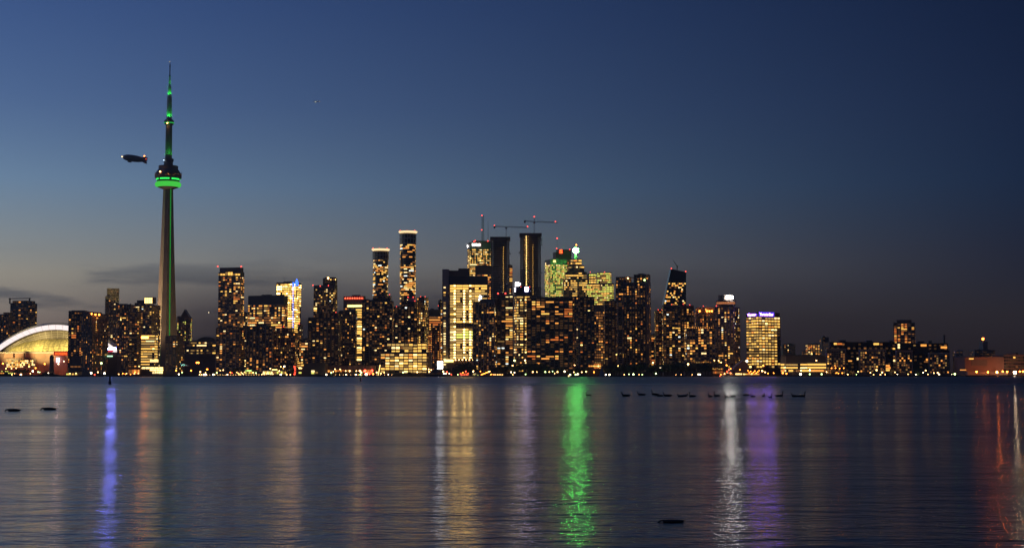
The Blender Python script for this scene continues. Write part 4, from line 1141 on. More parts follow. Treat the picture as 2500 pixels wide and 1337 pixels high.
# --- east shore
T('apartment_block', 'distant dark apartment block behind the square office tower', 1911, 1942, 841, 3000, 'punch', lit=.12, wall='darkconc', pal='condo')
T('apartment_block', 'distant apartment block dotted with amber windows', 1973, 2008, 840, 3000, 'punch', lit=.5, wall='darkconc', pal='condo', tops=[(.4, .7, 837, 1)])
T('apartment_block', 'distant low block with faint amber windows beside the dotted apartment block', 1958, 1975, 858, 3100, 'punch', lit=.4, wall='darkconc', pal='dim')
T('apartment_block', 'dark square tower standing over the long glass building', 2008, 2024, 824, 2500, 'condo', lit=.06, slab=None, dep=20)
t = T('office_block', 'low waterfront office with unbroken yellow window bands', 1919, 2017, 870, 2050, 'office', lit=1.6, pal='gold', fh=3.4, merge=.92, row=.2, blank_base=4, blank_top=8, hf=.55, tops=[(.0, .9, 866, 1)])
av_lamp(t, 1993, 879.5, r=1.0, k='lwarm', name='roof_lamp')
t = T('glass_complex', 'long dark glass building of many bays stretching along the quay', 2023, 2319, 856, 2110, 'condo', lit=.10, wall='glass', slab=None, bay=8, fh=4, hf=.5, pal='condo', dep=60, tops=[(.02, .56, 834), (.53, 1.0, 837)], cat='building', blank_base=4)
for (a, c_, yt, nm) in ((2019, 2065, 853, 'd'), (2100, 2162, 855, 'e'), (2190, 2228, 857, 'e'), (2270, 2319, 863, 'e')):
    pbox(t, 'pale_bay', a, c_, yt, 915, 'concrete', -9, 9); pbox(t, 'bay_cornice', a - .5, c_ + .5, yt - 2.4, yt - .2, 'light', -9.6, 9)
    rng = random.Random(a); lit = MB(); un = MB(); ncol = int((c_ - a) / 5.2); yy = yt + 4
    while yy < 908:
        for i in range(ncol):
            x0 = a + 1 + i * (c_ - a - 2) / ncol; p, q_ = on(t, x0, yy + 3.6, -9.06), on(t, x0 + 3.8, yy, -9.06)
            kk = pick(rng, PAL['dim'] if rng.random() < .85 else PAL['condo'])
            (lit if rng.random() < .5 else un).quad((p.x, -9.06, p.z), (q_.x, -9.06, p.z), (q_.x, -9.06, q_.z), (p.x, -9.06, q_.z), EK.index(kk))
        yy += 5.6
    un.m = [0] * len(un.m); lit.build('lit_windows', EMATS, t, kind='stuff'); un.build('unlit_windows', GLASSM, t, kind='stuff')
for (a, c_, y0) in ((2050, 2065, 829.5), (2115, 2130, 830.5), (2172, 2180, 831), (2240, 2256, 832.5), (2268, 2275, 831)): pbox(t, 'roof_box', a, c_, y0, 838, 'darkconc', 22, 8)
pbox(t, 'chimney', 2304, 2307.5, 817, 838, 'dark', 20, 3)
for (a, c_, y0, y1, k) in ((2036, 2043, 836.5, 841, 'y'), (2044, 2056, 837, 841, 'o'), (2133, 2146, 837, 841.5, 'y'), (2192, 2197, 839, 844, 'p'), (2192, 2197, 845, 850, 'p'), (2248, 2262, 840, 845, 'a'), (2297, 2312, 845, 850, 'a'), (2159, 2172, 890, 894, 'a'), (2160, 2174, 896, 900, 'a'), (2158, 2172, 901, 905, 'y'), (2261, 2271, 875, 880, 'a'), (2256, 2271, 881, 884, 'd'), (2092, 2097, 873, 878, 'p'), (2071, 2080, 879, 882, 'a'), (2181, 2187, 878, 882, 'p')):
    pbox(t, 'window', a, c_, y0, y1, k, -.5 if y0 > 852 else 5.6, .2)
T('apartment_block', 'pinkish balcony apartment tower rising behind the glass building', 2186, 2246, 788, 2650, 'balc', side=.2, lit=.26, pal='orange', wall='brick', slab='pink', sh=.7, so=1.0, pier=None, tops=[(.15, .85, 780, 1)])
t = T('grain_silo', 'pale floodlit silo block with small dark openings', 2334, 2352, 857, 2100, 'punch', lit=.3, pal='dim', wall='light', dep=14)
t = T('shed', 'long grey ship shed with dark billboard and orange lit wall', 2356, 2451, 873, 2044, 'condo', lit=0, wall='brick', slab=None, dep=50, blank_base=60, tops=[(.1, .95, 870, 1)])
pbox(t, 'billboard_panel', 2372, 2410, 878, 892, 'dark', -.6, .5); pbox(t, 'eave_strip', 2344, 2359, 901.5, 903.5, 'a', -6, .5); pbox(t, 'eave_strip', 2366, 2377, 874, 876.5, 'y', -.6, .3); pbox(t, 'loading_dock', 2362, 2460, 906, 915, 'darkconc', -8, 8)
t = T('warehouse', 'brown warehouse wing with a few yellow windows at the east end of the quay', 2451, 2560, 867, 2056, 'office', lit=.1, wall='brick', slab=None, dep=50, pal='office', tops=[(.3, .36, 860, 1)])
T('warehouse', 'dark stepped warehouse roofline behind the ship shed', 2380, 2430, 855, 2400, 'condo', lit=.12, slab=None, wall='darkconc', tops=[(.45, .68, 833, 1)])


# ------------------------------------------------------------------ waterfront: pavilions and sheds
def pavilion(name, label, x0, x1, y0, Y, wall_m, parts=(), dep=14, roofo=.6, roofm='dark', cat=None):
    a = at(x0, 905, Y); ro = root(name, label, cat or name.split('_')[-1], (a.x, Y, GROUND))
    p, q = on(ro, x0, 915, 0), on(ro, x1, y0, 0)
    b = MB(); b.box(p.x, q.x, 0, dep, 0, q.z); b.build('wall', M[wall_m], ro)
    b = MB(); b.box(p.x - roofo, q.x + roofo, -roofo, dep + roofo, q.z + .003, q.z + .55); b.build('roof', M[roofm], ro)
    for (nm, xa, xb, ya, yb, m_) in parts: pbox(ro, nm, xa, xb, ya, yb, m_, -.4, .3)
    return ro


def winrow(nm, xa, xb, n, ya, yb, ks, seed=1, gap=.2):
    r = random.Random(seed + int(xa)); w = (xb - xa) / n
    return [(nm, xa + i * w, xa + (i + 1 - gap) * w, ya, yb, r.choice(ks)) for i in range(n)]


pavilion('boat_house', 'small dark boat house with yellow lit windows at the stadium quay', 161, 193, 908, 2030, 'darkconc', winrow('window', 162, 191, 8, 911, 914.5, 'yyeg'))
pavilion('theatre_hall', 'dark hall with curved roof at the foot of the stadium sign', 168, 206, 870, 2200, 'dark', winrow('window', 172, 200, 3, 893, 896, 'fd'), dep=30)
pavilion('office_block', 'small dark block with a green white sign beside the blue screen', 258, 286, 871, 2200, 'dark', [('sign', 260, 275, 867.5, 871, emit('sign_green_white', (.5, 1.0, .55), 2.2))], dep=20, cat='building')
sl = root('stone_tower', 'dark round stone tower with domed cap before the stadium', 'tower', at(125.5, 912, 2080)); MW[sl.name] = Matrix.Translation(at(125.5, 912, 2080))
b = MB(); px = mpp(2080); b.lathe([(5.4 * px, 0), (4.6 * px, 36 * px), (5.2 * px, 37 * px), (5.2 * px, 40 * px)], 16); b.build('shaft', M['darkconc'], sl)
b = MB(); b.lathe([(5.2 * px, 40.1 * px), (4.6 * px, 43 * px), (3 * px, 45.4 * px), (.6 * px, 46.6 * px)], 16); b.build('cap', M['dark'], sl)
pavilion('market_hall', 'orange glowing market hall with sloped roof', 312, 342, 897, 2050, 'brick', winrow('window', 314, 341, 6, 902, 912, 'aood'))
t = pavilion('glass_pavilion', 'bright white lit pavilion at the foot of the tall tower', 344, 400, 894, 2060, 'darkconc', winrow('window', 345, 399, 5, 896, 899.4, 'b', gap=.12) + winrow('window', 366, 399, 4, 901, 904.5, 'b', gap=.12) + winrow('window', 372, 398, 5, 906, 911, 'pbya'))
b = MB(); p, q = on(t, 346, 901, -3), on(t, 378, 909, -3)
b.v += [(p.x, -3, p.z), (q.x, -3, q.z), (q.x, 0, q.z), (p.x, 0, p.z)]; b.v += [(x, y, z + .5) for x, y, z in b.v]
b.f += [(0, 1, 2, 3), (7, 6, 5, 4), (0, 4, 5, 1), (1, 5, 6, 2), (2, 6, 7, 3), (3, 7, 4, 0)]; b.m += [0] * 6; b.build('canopy', M['dark'], t)
bb = root('billboard', 'wide orange glowing billboard on posts in front of the tower foot', 'billboard', at(376, 905, 2110)); MW[bb.name] = Matrix.Translation(at(376, 905, 2110))
pbox(bb, 'screen', 366, 386.5, 877, 883.5, emit('screen_orange', (1.0, .66, .25), 1.9), -.4, .4)
for a in (368, 384): pbox(bb, 'post', a, a + 1.4, 883.5, 915, 'steel', .1, .6)
tt = root('tent_canopy', 'pointed tent canopy lit turquoise to coral', 'tent', at(443, 900, 2090)); MW[tt.name] = Matrix.Translation(at(443, 900, 2090))
p0, p1, p2, p3 = on(tt, 441.5, 886, 0), on(tt, 441.5, 892.6, 0), on(tt, 465, 893, 0), on(tt, 441.5, 888, 9)
b = MB(); b.v += [tuple(p0), tuple(p1), tuple(p2), (p3.x, 9, p3.z)]; b.f += [(0, 1, 2), (0, 2, 3), (0, 3, 1), (1, 3, 2)]; b.m += [0] * 4; b.build('fabric', M['roofw'], tt)
b = MB()
for xx in (442, 463): p = on(tt, xx, 893, .3); b.tube((p.x, .3, GROUND - at(443, 900, 2090).z), (p.x, .3, p.z), .25, n=4)
b.build('poles', M['steel'], tt, kind='stuff')
o = spot('tent_light', at(441, 897, 2082), at(445, 889, 2091), 2500, (.25, 1.0, .8), 80); o.parent = tt; o.matrix_parent_inverse = MW[tt.name].inverted()
o = spot('tent_light', at(460, 900, 2082), at(458, 891, 2091), 900, (1.0, .35, .2), 70); o.parent = tt; o.matrix_parent_inverse = MW[tt.name].inverted()
pavilion('snack_kiosk', 'low kiosk under a lime green lit canopy', 597, 622, 903, 2040, 'darkconc', [('canopy_light', 599, 614, 902.5, 905.5, emit('lime_strip', (.6, 1.0, .25), 2.4))] + winrow('window', 598, 621, 5, 907.5, 911, 'gyda'))
pavilion('conservatory', 'pale glass conservatory with a white lit ridge', 640, 703, 904, 2045, 'concrete', winrow('window', 642, 700, 12, 906, 912, 'edgyp') + [('ridge_light', 664, 677, 900.8, 903, 'b')], roofm='light')
nn = root('neon_pylon', 'thin red neon pylon on the promenade', 'sign', at(719.5, 914, 2025)); MW[nn.name] = Matrix.Translation(at(719.5, 914, 2025))
pbox(nn, 'pylon', 718.6, 720.6, 889, 915, 'steel', .3, 1)
for i in range(5): pbox(nn, 'neon_segment', 717 + (i % 2), 721 + (i % 2), 893 + i * 4.6, 896 + i * 4.6, emit('neon_red%d' % i, (1.0, .07, .03), 4.0), 0, .25)
pavilion('gabled_stall', 'small stall with two glowing gables beside the red neon pylon', 723, 741, 897, 2060, 'brick', [('gable_window', 729, 737, 896.6, 899.6, 'b'), ('gable_window', 729, 736, 907.6, 911, 'g')])
pavilion('warehouse', 'big black windowless warehouse with two small lit openings', 741, 794, 887.5, 2030, 'dark', [('window', 760, 768, 903.5, 908, 'p'), ('window', 760, 767, 908.6, 912, 'g'), ('window', 770, 776, 907, 911, 'e')], dep=30)
pavilion('ferry_terminal', 'long pink concrete ferry terminal with a red glowing east bay', 794, 915, 893, 2060, 'pink', winrow('window', 800, 885, 14, 903, 908, 'adfoe') + winrow('red_window', 889, 911, 5, 902, 911, ['lred', 'o', 'lred']) + [('wall_recess', 812, 818, 895, 898, 'dark')], dep=25, roofm='pink')
bm = root('light_beam_mast', 'leaning mast strung with yellow lights', 'mast', at(927, 914, 2022)); MW[bm.name] = Matrix.Translation(at(927, 914, 2022))
b = MB(); p, q = on(bm, 923.5, 915, 0), on(bm, 928, 891, 0); b.tube(p, q, .5, n=5); b.build('pole', M['steel'], bm)
b = MB(); n = 12
for i in range(n + 1): c = p.lerp(q, i / n); b.ball((c.x, -.7, c.z), .55, 6, 4)
b.build('string_lights', E_['b'], bm, kind='stuff')
pavilion('snack_kiosk', 'little amber lit house beside the sailing boat', 1436, 1469, 887, 2040, 'brick', winrow('window', 1437, 1452, 3, 891.5, 894.6, 'ya') + winrow('window', 1450.5, 1468, 4, 888, 890, 'ao') + winrow('window', 1450.5, 1468, 4, 891.5, 895, 'bya') + winrow('window', 1450.5, 1468, 3, 896.4, 898.6, 'ao'))
pavilion('colonnade_hall', 'long low hall with a row of amber arcade openings', 1672, 1742, 881, 2090, 'darkconc', winrow('window', 1688, 1738, 9, 882.6, 885.6, 'dade', gap=.3), dep=20)
# sugar shed: a big sloping plain roof
sg = root('sugar_shed', 'plain brown shed with one long curved roof slope', 'shed', at(1786, 912, 2070)); MW[sg.name] = Matrix.Translation(at(1786, 912, 2070))
pts = [on(sg, 1780 + 46 * u, 912 - 33 * math.sin(min(1, u * 1.0) * math.pi / 2), 0) for u in [i / 10 for i in range(11)]] + [on(sg, 1826, 912, 0)]
b = MB(); k = len(pts); b.v += [(p.x, 0, p.z) for p in pts] + [(p.x, 30, p.z) for p in pts]
b.f += [tuple(range(k)), tuple(reversed(range(k, 2 * k)))] + [(i, k + i, k + (i + 1) % k, (i + 1) % k) for i in range(k)]; b.m += [0] * (k + 2)
b.build('shed_body', M['pink'], sg)
for i in range(9):
    c = MB(); a, d_ = pts[i], pts[i + 1]; c.tube((a.x, -.2, a.z), (d_.x, -.2, d_.z), .3, n=4); c.build('roof_rib', M['brick'], sg)
pavilion('patio_bar', 'amber lit patio bar with open terrace', 1738, 1766, 897, 2040, 'brick', winrow('window', 1740, 1765, 5, 898.6, 901.5, 'aoy') + winrow('window', 1740, 1765, 5, 906, 911, 'ood'))
pavilion('patio_bar', 'long bright yellow lit bar front under the brown shed', 1794, 1856, 909, 2030, 'brick', winrow('window', 1796, 1812, 4, 911, 914, 'b') + winrow('window', 1815, 1855, 9, 911.5, 914, 'yba'))


# ------------------------------------------------------------------ lamps
POLE = MB(); POLE.lathe([(.16, 0), (.10, 1)], 6); POLEM = POLE.mesh('pole', M['steel'])
BASE = MB(); BASE.lathe([(.34, 0), (.30, .5), (.16, .7)], 8); BASEM = BASE.mesh('lamp_base', M['steel'])
E_['dock_white'] = emit('dock_lamp_white', (1.0, .78, .5), 130); E_['dock_amber'] = emit('dock_lamp_amber', (1.0, .18, .014), 90); E_['dock_big'] = emit('dock_lamp_big', (1.0, .22, .03), 170)
E_['star_green'] = emit('star_lamp', (.8, 1.0, .35), 22)
for k in ('dock_white', 'dock_amber', 'dock_big', 'star_green'): LM[k] = LAMPB.mesh('lamp_bulb', E_[k])
WORD = dict(lwarm='warm white', lwhite='cold white', lamber='amber', lgreen='greenish white', lred='red', dock_white='glaring white', dock_amber='bright amber', dock_big='glaring amber', star_green='glaring lime')


PLACES = [(60, 'on the stadium quay'), (135, 'at the round stone tower'), (200, 'before the dark theatre hall'), (262, 'before the orange lamped tower'), (345, 'at the orange market hall'), (475, 'before the tall tower foot'), (530, 'in the marina before the vaulted hall'),
          (600, 'before the pale gridded condominium'), (640, 'at the lime lit kiosk'), (705, 'along the conservatory'), (795, 'at the black warehouse'), (860, 'along the west half of the ferry terminal'), (915, 'by the red bay of the ferry terminal'), (1045, 'before the chequered office'), (1110, 'by the white billboard'),
          (1210, 'before the finned condominium'), (1290, 'under the navy crowned office'), (1400, 'before the orange lit slab of flats'), (1475, 'at the house beside the sail'), (1560, 'under the dark grove east of the sail'), (1640, 'under the tall stepped condominiums'), (1740, 'in the dark grove west of the patio bar'),
          (1830, 'by the brown curved shed'), (1918, 'before the square yellow office tower'), (2022, 'before the low banded office'), (2110, 'at the west bays of the glass building'), (2240, 'at the middle bays of the glass building'), (2340, 'at the east bays of the glass building'), (9999, 'along the ship shed')]


def lamp(x, y, k='lwarm', r=.75):
    rng = random.Random(int(x * 31 + y * 7)); Y = SHORE + rng.uniform(6, 24)
    c = at(x, y, Y); h = max(.7, c.z - GROUND)
    where = next(w for lim, w in PLACES if x < lim); size = 'tiny' if r < .45 else ('small' if r < .75 else ('large' if r > 1.15 else ''))
    ro = root('street_lamp', ('%s street lamp with %s globe %s' % (size, WORD[k], where)).strip(), 'lamp', (c.x, Y, GROUND), 0, '%s lamps %s' % (WORD[k], where))
    p = link('pole', POLEM, ro); p.scale = (1, 1, h)
    o = link('globe', LM[k], ro); o.location = (0, 0, h); o.scale = (r * .84,) * 3
    link('lamp_base', BASEM, ro)


W_, H_, A_, G_, D_ = 'lwarm', 'lwhite', 'lamber', 'lgreen', 'lred'
LAMPS = [(14.5, 899, W_), (28, 899, W_), (39.5, 898, W_), (87, 898, A_, 1.1), (80, 905.5, H_, 1.3), (109, 888, A_, 1.2), (7, 887, A_, 1.2), (118, 910, H_, .6), (51, 914, W_, 1.5), (30, 914, W_, .7), (36, 911, W_, .5),
    (74, 911, W_, .6), (93, 907.5, G_, .9), (97, 908, G_, .7), (142.5, 888, H_, .9), (156, 881.5, H_, .6), (185.6, 910.7, W_), (170.5, 911, W_, .6), (222.6, 910, H_, 1.5), (239, 908, W_, .9), (255, 910.6, H_, 1.5),
    (247.5, 886, G_, 1.5), (231, 914, D_, .8), (300, 911, A_), (306, 913, A_, .6), (330, 908, A_), (430, 904, A_, 1.1), (466.5, 904, A_, 1.1), (444.6, 908.5, G_, .8), (436.6, 913, H_, 1.0), (505.8, 901, A_, 1.2), (489, 907.5, W_, 1),
    (487.4, 914, W_), (492, 914, W_), (498, 914, H_, 1.3), (502, 914, H_, 1.3), (521, 914, H_, 1.3), (501.8, 909.4, W_, .6), (545, 902.7, W_), (537.8, 903.6, W_, .6), (529.4, 909.6, G_, .9), (555, 914, H_, .8), (566, 909.6, D_, .7), (562.4, 908.4, A_, .8),
    (618, 909, W_), (625, 910, G_, .8), (681.9, 905, W_, .9), (685.5, 914, H_, 1.3), (694, 894, H_, 1.1), (685.5, 894.6, W_, .7), (660, 899.4, W_, .8), (700, 914, W_), (709, 914, W_, .7),
    (796.8, 914, H_, 1.1), (808.8, 909, G_, 1.0), (814, 906.6, W_), (817.8, 900.6, W_), (830.4, 901, W_), (844.8, 914, H_, .7), (844, 904.8, W_, .7), (853.8, 905, W_, 1.1), (868.8, 914, H_, .9), (870, 905, W_), (878.4, 904.6, W_, 1.3), (882, 908.4, G_, 1.1), (879.6, 914, G_, 1.0),
    (888, 906, D_), (893, 904, D_), (898, 909, D_, 1.2), (904, 907, D_), (909, 906, D_), (894, 913.4, H_, 1.8), (902, 912, D_, 1.2), (911, 912, A_, 1.1), (919.8, 908.4, W_, 1.0), (948, 914, H_, .7), (984, 908.4, G_, 1.0), (930, 911, W_), (938, 909, W_, .6),
    (1018.6, 907.8, W_, 1.0), (1048, 907, W_, 1.0), (1046.8, 900.6, W_, .8), (1052.8, 902.4, W_), (1063, 902.4, W_), (1082, 906, W_, 1.1), (1091, 907.8, D_, 1.0), (1084, 911.4, H_, .9), (1088.8, 911.4, H_, .6), (1097, 911.4, H_, .7), (1102, 914, D_, .6), (1117.6, 914, G_, .7),
    (1156, 905, W_), (1247.8, 907.8, H_, .9), (1256, 909, H_, .8), (1252, 914, W_, .6), (1283, 913, G_, .8), (1251.4, 892, W_, .9), (1256, 879.6, G_, 1.4), (1282, 879, W_, 1.2), (1301, 907.4, W_, 1.0), (1310.6, 907.4, W_, .6), (1331.4, 907.2, G_, 1.0), (1341, 907.4, W_, .7),
    (1349, 906, G_, .7), (1354, 911, W_, .6), (1361, 907.4, W_, 1.0), (1378.4, 906, H_, 1.1), (1392, 914, 'star_green', 1.0), (1405.4, 914, G_, 1.2), (1410.8, 912.6, H_, 1.0), (1401, 907.8, W_, .7), (1420.4, 907.8, W_), (1431, 906.6, W_, 1.0), (1450, 907.8, A_, 1.0), (1403, 891, W_, .7),
    (1479, 914, H_, 1.0), (1488, 914, H_, 1.1), (1546.4, 913.2, 'star_green', 1.0), (1535.6, 913, G_, .7), (1524, 914, W_, .6), (1568, 914, G_, .7), (1560, 914, W_, .5), (1509, 892.6, W_, .6), (1594, 885, G_, 1.1), (1612.6, 898, H_, 1.4), (1601.4, 911.4, G_, 1.1), (1680, 888.6, W_, 1.4), (1705, 913.4, H_, .9), (1709, 913.4, H_, 1.0),
    (1650, 914, W_, .4), (1663, 914, W_, .4), (1690, 914, W_, .4), (1744, 879, W_), (1754.4, 880, W_), (1760.4, 884, W_), (1774, 891, A_, 1.2), (1779.6, 902, D_, .9), (1783.8, 899.4, A_, .8), (1823.4, 881, H_, 1.7), (1806.6, 902, A_, .8),
    (1863.5, 892, A_, 1.2), (1861, 905, W_, 1.2), (1868, 908, W_, .9), (1875, 911, A_, .8), (1889, 910, A_, .8), (1911, 910, A_, 1.3), (1920, 911.5, A_, 1.1), (1914, 898, A_, .8), (1955.6, 904, W_, 1.0), (1977, 903, H_, 1.1), (1954.5, 912.7, H_, 1.7), (1977, 912.7, G_, 1.0), (2006, 912.7, G_, 1.2), (2018, 907.5, W_, .8),
    (2140, 903, W_, 1.2), (2154, 908.6, W_, 1.0), (2125, 909, W_), (2280, 910, W_), (2289.4, 909.4, W_, 1.0), (2331, 912.5, G_, 1.5), (2260, 904, W_, .9), (2254, 909, H_, .7), (2185, 908, W_, .7), (2095, 907, W_, .8), (2041, 910, A_), (2047, 911, A_), (2056, 910, A_), (2030, 898, A_), (2040, 898, A_), (2050, 899, A_), (2060, 898, A_)]
LAMPS += [(x, 914.2 - (x * 7 % 5) * .3, (H_, W_, H_, G_)[int(x) % 4], .45 + (x * 13 % 7) * .06) for x in (2069.7, 2091, 2133, 2149.4, 2161, 2190.6, 2217, 2236, 2265.5, 2292.7, 2324)]
rng = random.Random(77)
LAMPS += [(578 + i * 2.7, 908 + (i * 37 % 7), W_, .55) for i in range(8)] + [(640 + i * 5.2, 912.6, W_, .6) for i in range(6)]
LAMPS += [(1173 + i * 2.5, 906 + (i * 53 % 9), rng.choice((A_, A_, W_)), .7) for i in range(12)] + [(1206 + i * 4.2, 914, W_, .5) for i in range(6)]
LAMPS += [(1826 + i * 3.4, 904 + (i * 29 % 8), A_, .7) for i in range(9)] + [(290 + i * 9.5, 913 - (i % 3), rng.choice((W_, A_)), .6) for i in range(6)]
LAMPS += [(x, 914.4, W_, .32) for x in [500 + i * 6.3 for i in range(24)] + [820 + i * 9.1 for i in range(16)]]
LAMPS += [(2384, 907, 'dock_amber', 1.1), (2412, 908, 'dock_amber', 1.0), (2434, 908, 'dock_big', 1.5), (2448, 906, 'dock_amber', .8), (2459, 907, 'dock_amber', 1.0), (2477.7, 908.6, 'dock_white', 2.1), (2490, 906, 'dock_amber', .9), (2498, 906, 'dock_amber', .9)]
for l in LAMPS: lamp(*l)
# floodlight post by the hall, beacon pole over the ship shed
fm = root('floodlight_mast', 'floodlight mast with two amber lamps before the vaulted hall', 'lamp', at(484, 912, 2050)); MW[fm.name] = Matrix.Translation(at(484, 912, 2050))
b = MB(); b.tube(on(fm, 484, 915, 0), on(fm, 484, 885, 0), .3, n=5); b.tube(on(fm, 479.5, 884.5, 0), on(fm, 485.5, 884.5, 0), .25, n=4); b.build('pole', M['steel'], fm)
for a in (480.5, 484.5): av_lamp(fm, a, 884.8, r=1.3, k='lamber', name='lamp_head', inset=-.3)
fm = root('beacon_pole', 'tall pole with an orange red beacon over the ship shed', 'pole', at(2399, 912, 2120)); MW[fm.name] = Matrix.Translation(at(2399, 912, 2120))
b = MB(); b.tube(on(fm, 2398.5, 915, 0), on(fm, 2399.5, 829, 0), .4, .25, n=5); b.build('pole', M['slab'], fm)
av_lamp(fm, 2399.7, 827, r=1.9, k='lamber', name='lamp_head', inset=0); av_lamp(fm, 2402.4, 825, r=1.0, k='red', name='lamp_head', inset=0)


# ------------------------------------------------------------------ trees
def crown_mesh(seed):
    rng = random.Random(seed); b = MB()
    lobes = []
    for _ in range(11):
        a = rng.uniform(0, 6.28); rr = rng.uniform(.0, .62); lobes.append((rr * math.cos(a), rr * math.sin(a), rng.uniform(.38, .86), rng.uniform(.16, .33)))
    for (lx, ly, lz, lr) in lobes:
        for _ in range(46):
            v = Vector((rng.gauss(0, 1), rng.gauss(0, 1), rng.gauss(0, 1))); v.normalize(); rad = lr * rng.uniform(.55, 1.08)
            c = Vector((lx + v.x * rad, ly + v.y * rad, lz + v.z * rad * .8)); s = rng.uniform(.025, .065)
            u = Vector((rng.gauss(0, 1), rng.gauss(0, 1), rng.gauss(0, 1))).normalized(); w = u.orthogonal().normalized()
            b.quad(c - u * s - w * s * .7, c + u * s - w * s * .5, c + u * s * 1.1 + w * s * .7, c - u * s * .8 + w * s * .6)
    return b.mesh('crown', M['leaf'])


def trunk_mesh(seed):
    rng = random.Random(seed); b = MB(); b.tube((0, 0, 0), (.01, 0, .42), .035, .024, 7)
    for _ in range(5):
        a = rng.uniform(0, 6.28); b.tube((.01, 0, rng.uniform(.28, .42)), (.42 * math.cos(a), .42 * math.sin(a), rng.uniform(.55, .78)), .016, .006, 5)
    return b.mesh('trunk', M['bark'])


CR = [crown_mesh(i) for i in range(4)]; TRK = [trunk_mesh(i) for i in range(2)]
TL = {0: 'broad leafy park tree in the dark grove %s', 1: 'single round leafy tree %s'}
TREES = []
def grove(x0, x1, n, ylo, yhi, where, seed):
    r = random.Random(seed)
    for i in range(n):
        x = x0 + (x1 - x0) * (i + .5 + r.uniform(-.3, .3)) / n; TREES.append((x, r.uniform(yhi, ylo), where, r.uniform(2012, 2060)))
grove(36, 72, 4, 902, 894, 'beside the stadium quay', 1); grove(566, 592, 3, 897, 890, 'before the pale gridded condominium', 2); grove(700, 718, 2, 902, 898, 'before the rounded brown condominium', 13)
grove(1086, 1130, 3, 899, 892, 'before the golden tower podium', 3); grove(1128, 1158, 3, 890, 882, 'beside the finned condominium', 4); grove(1198, 1245, 6, 897, 889, 'before the yellow cornered condominium', 5)
grove(1240, 1332, 10, 892, 881, 'under the navy crowned office', 6); grove(1332, 1436, 9, 902, 892, 'before the orange lit slab of flats', 7); grove(1474, 1540, 9, 892, 884, 'before the dark condominiums east of the sail', 8)
grove(1540, 1625, 10, 893, 884, 'under the tall stepped condominiums', 9); grove(1618, 1742, 14, 890, 880, 'west of the patio bar', 10); grove(820, 915, 7, 906, 900, 'along the ferry terminal', 11); grove(935, 1010, 5, 908, 903, 'before the chequered office', 12)
grove(2025, 2330, 12, 909, 904, 'along the long glass building', 14)
for (x, y, where, Y) in TREES:
    c = at(x, y, Y); h = max(3.5, c.z - GROUND); r = random.Random(int(x * 13)); ro = root('park_tree', TL[0] % where, 'tree', (c.x, Y, GROUND), r.uniform(0, 6.28), 'trees %s' % where)
    s = h / 1.08; wd = s * r.uniform(.75, 1.0)
    for nm, me in (('trunk', TRK[r.randint(0, 1)]), ('crown', CR[r.randint(0, 3)])):
        o = link(nm, me, ro); o.scale = (wd, wd, s)


# ------------------------------------------------------------------ boats and buoys
def hull_mesh(b, L, Wd, H, m=0):
    n = 10; rings = []
    for i in range(n + 1):
        u = i / n; w = Wd / 2 * (1 - max(0, (u - .55) / .45) ** 2.2) * (.82 + .18 * min(1, u * 4)); sh = H * (1 + .35 * max(0, u - .4) ** 1.5)
        x = -L / 2 + L * u; base = len(b.v)
        b.v += [(x, -w, sh), (x, -w * .72, -.3), (x, w * .72, -.3), (x, w, sh)]; rings.append(base)
    for p, q in zip(rings, rings[1:]):
        for k in range(3): b.f.append((p + k, q + k, q + k + 1, p + k + 1)); b.m.append(m)
        b.f.append((p + 3, q + 3, q, p)); b.m.append(m)
    b.f.append(tuple(rings[0] + k for k in range(4))); b.m.append(m)


def motor_boat(label, x0, x1, Y, hm, decks, lights=(), flip=False, mast=None):
    p, q = at(x0, 917, Y), at(x1, 917, Y); L = q.x - p.x
    ro = root('tour_boat', label, 'boat', ((p.x + q.x) / 2, Y, 0)); H = L * .09
    b = MB(); hull_mesh(b, L, L * .24, H)
    if flip: b.v = [(-x, y, z) for x, y, z in b.v]
    b.build('hull', M[hm], ro); z = H
    for (f0, f1, h, m_, lit) in decks:
        c = MB(); c.box(L * (f0 - .5), L * (f1 - .5), -L * .085, L * .085, z - .1, z + h); dk = c.build('deck_house', M[m_], ro)
        n = max(3, int((f1 - f0) * L / 2.2)); r = random.Random(int(x0 + z * 10))
        for i in range(n):
            if lit and r.random() < .85:
                w = MB(); a = L * (f0 - .5) + (f1 - f0) * L * (i + .15) / n; w.box(a, a + (f1 - f0) * L / n * .7, -L * .085 - .06, -L * .085 - .01, z + h * .35, z + h * .8); w.build('window', E_[r.choice(lit)], dk)
        c = MB(); c.box(L * (f0 - .5) - .3, L * (f1 - .5) + .3, -L * .095, L * .095, z + h + .003, z + h + .18); c.build('deck_roof', M[m_], dk); z += h + .2
    if mast:
        c = MB(); c.tube((0, 0, z), (0, 0, z + mast), .12, .06, 5); c.build('mast', M['steel'], ro)
    for (lx, ly, k, r) in lights: av_lamp(ro, lx, ly, r=r, k=k, name='deck_light', inset=-L * .1)
    return ro


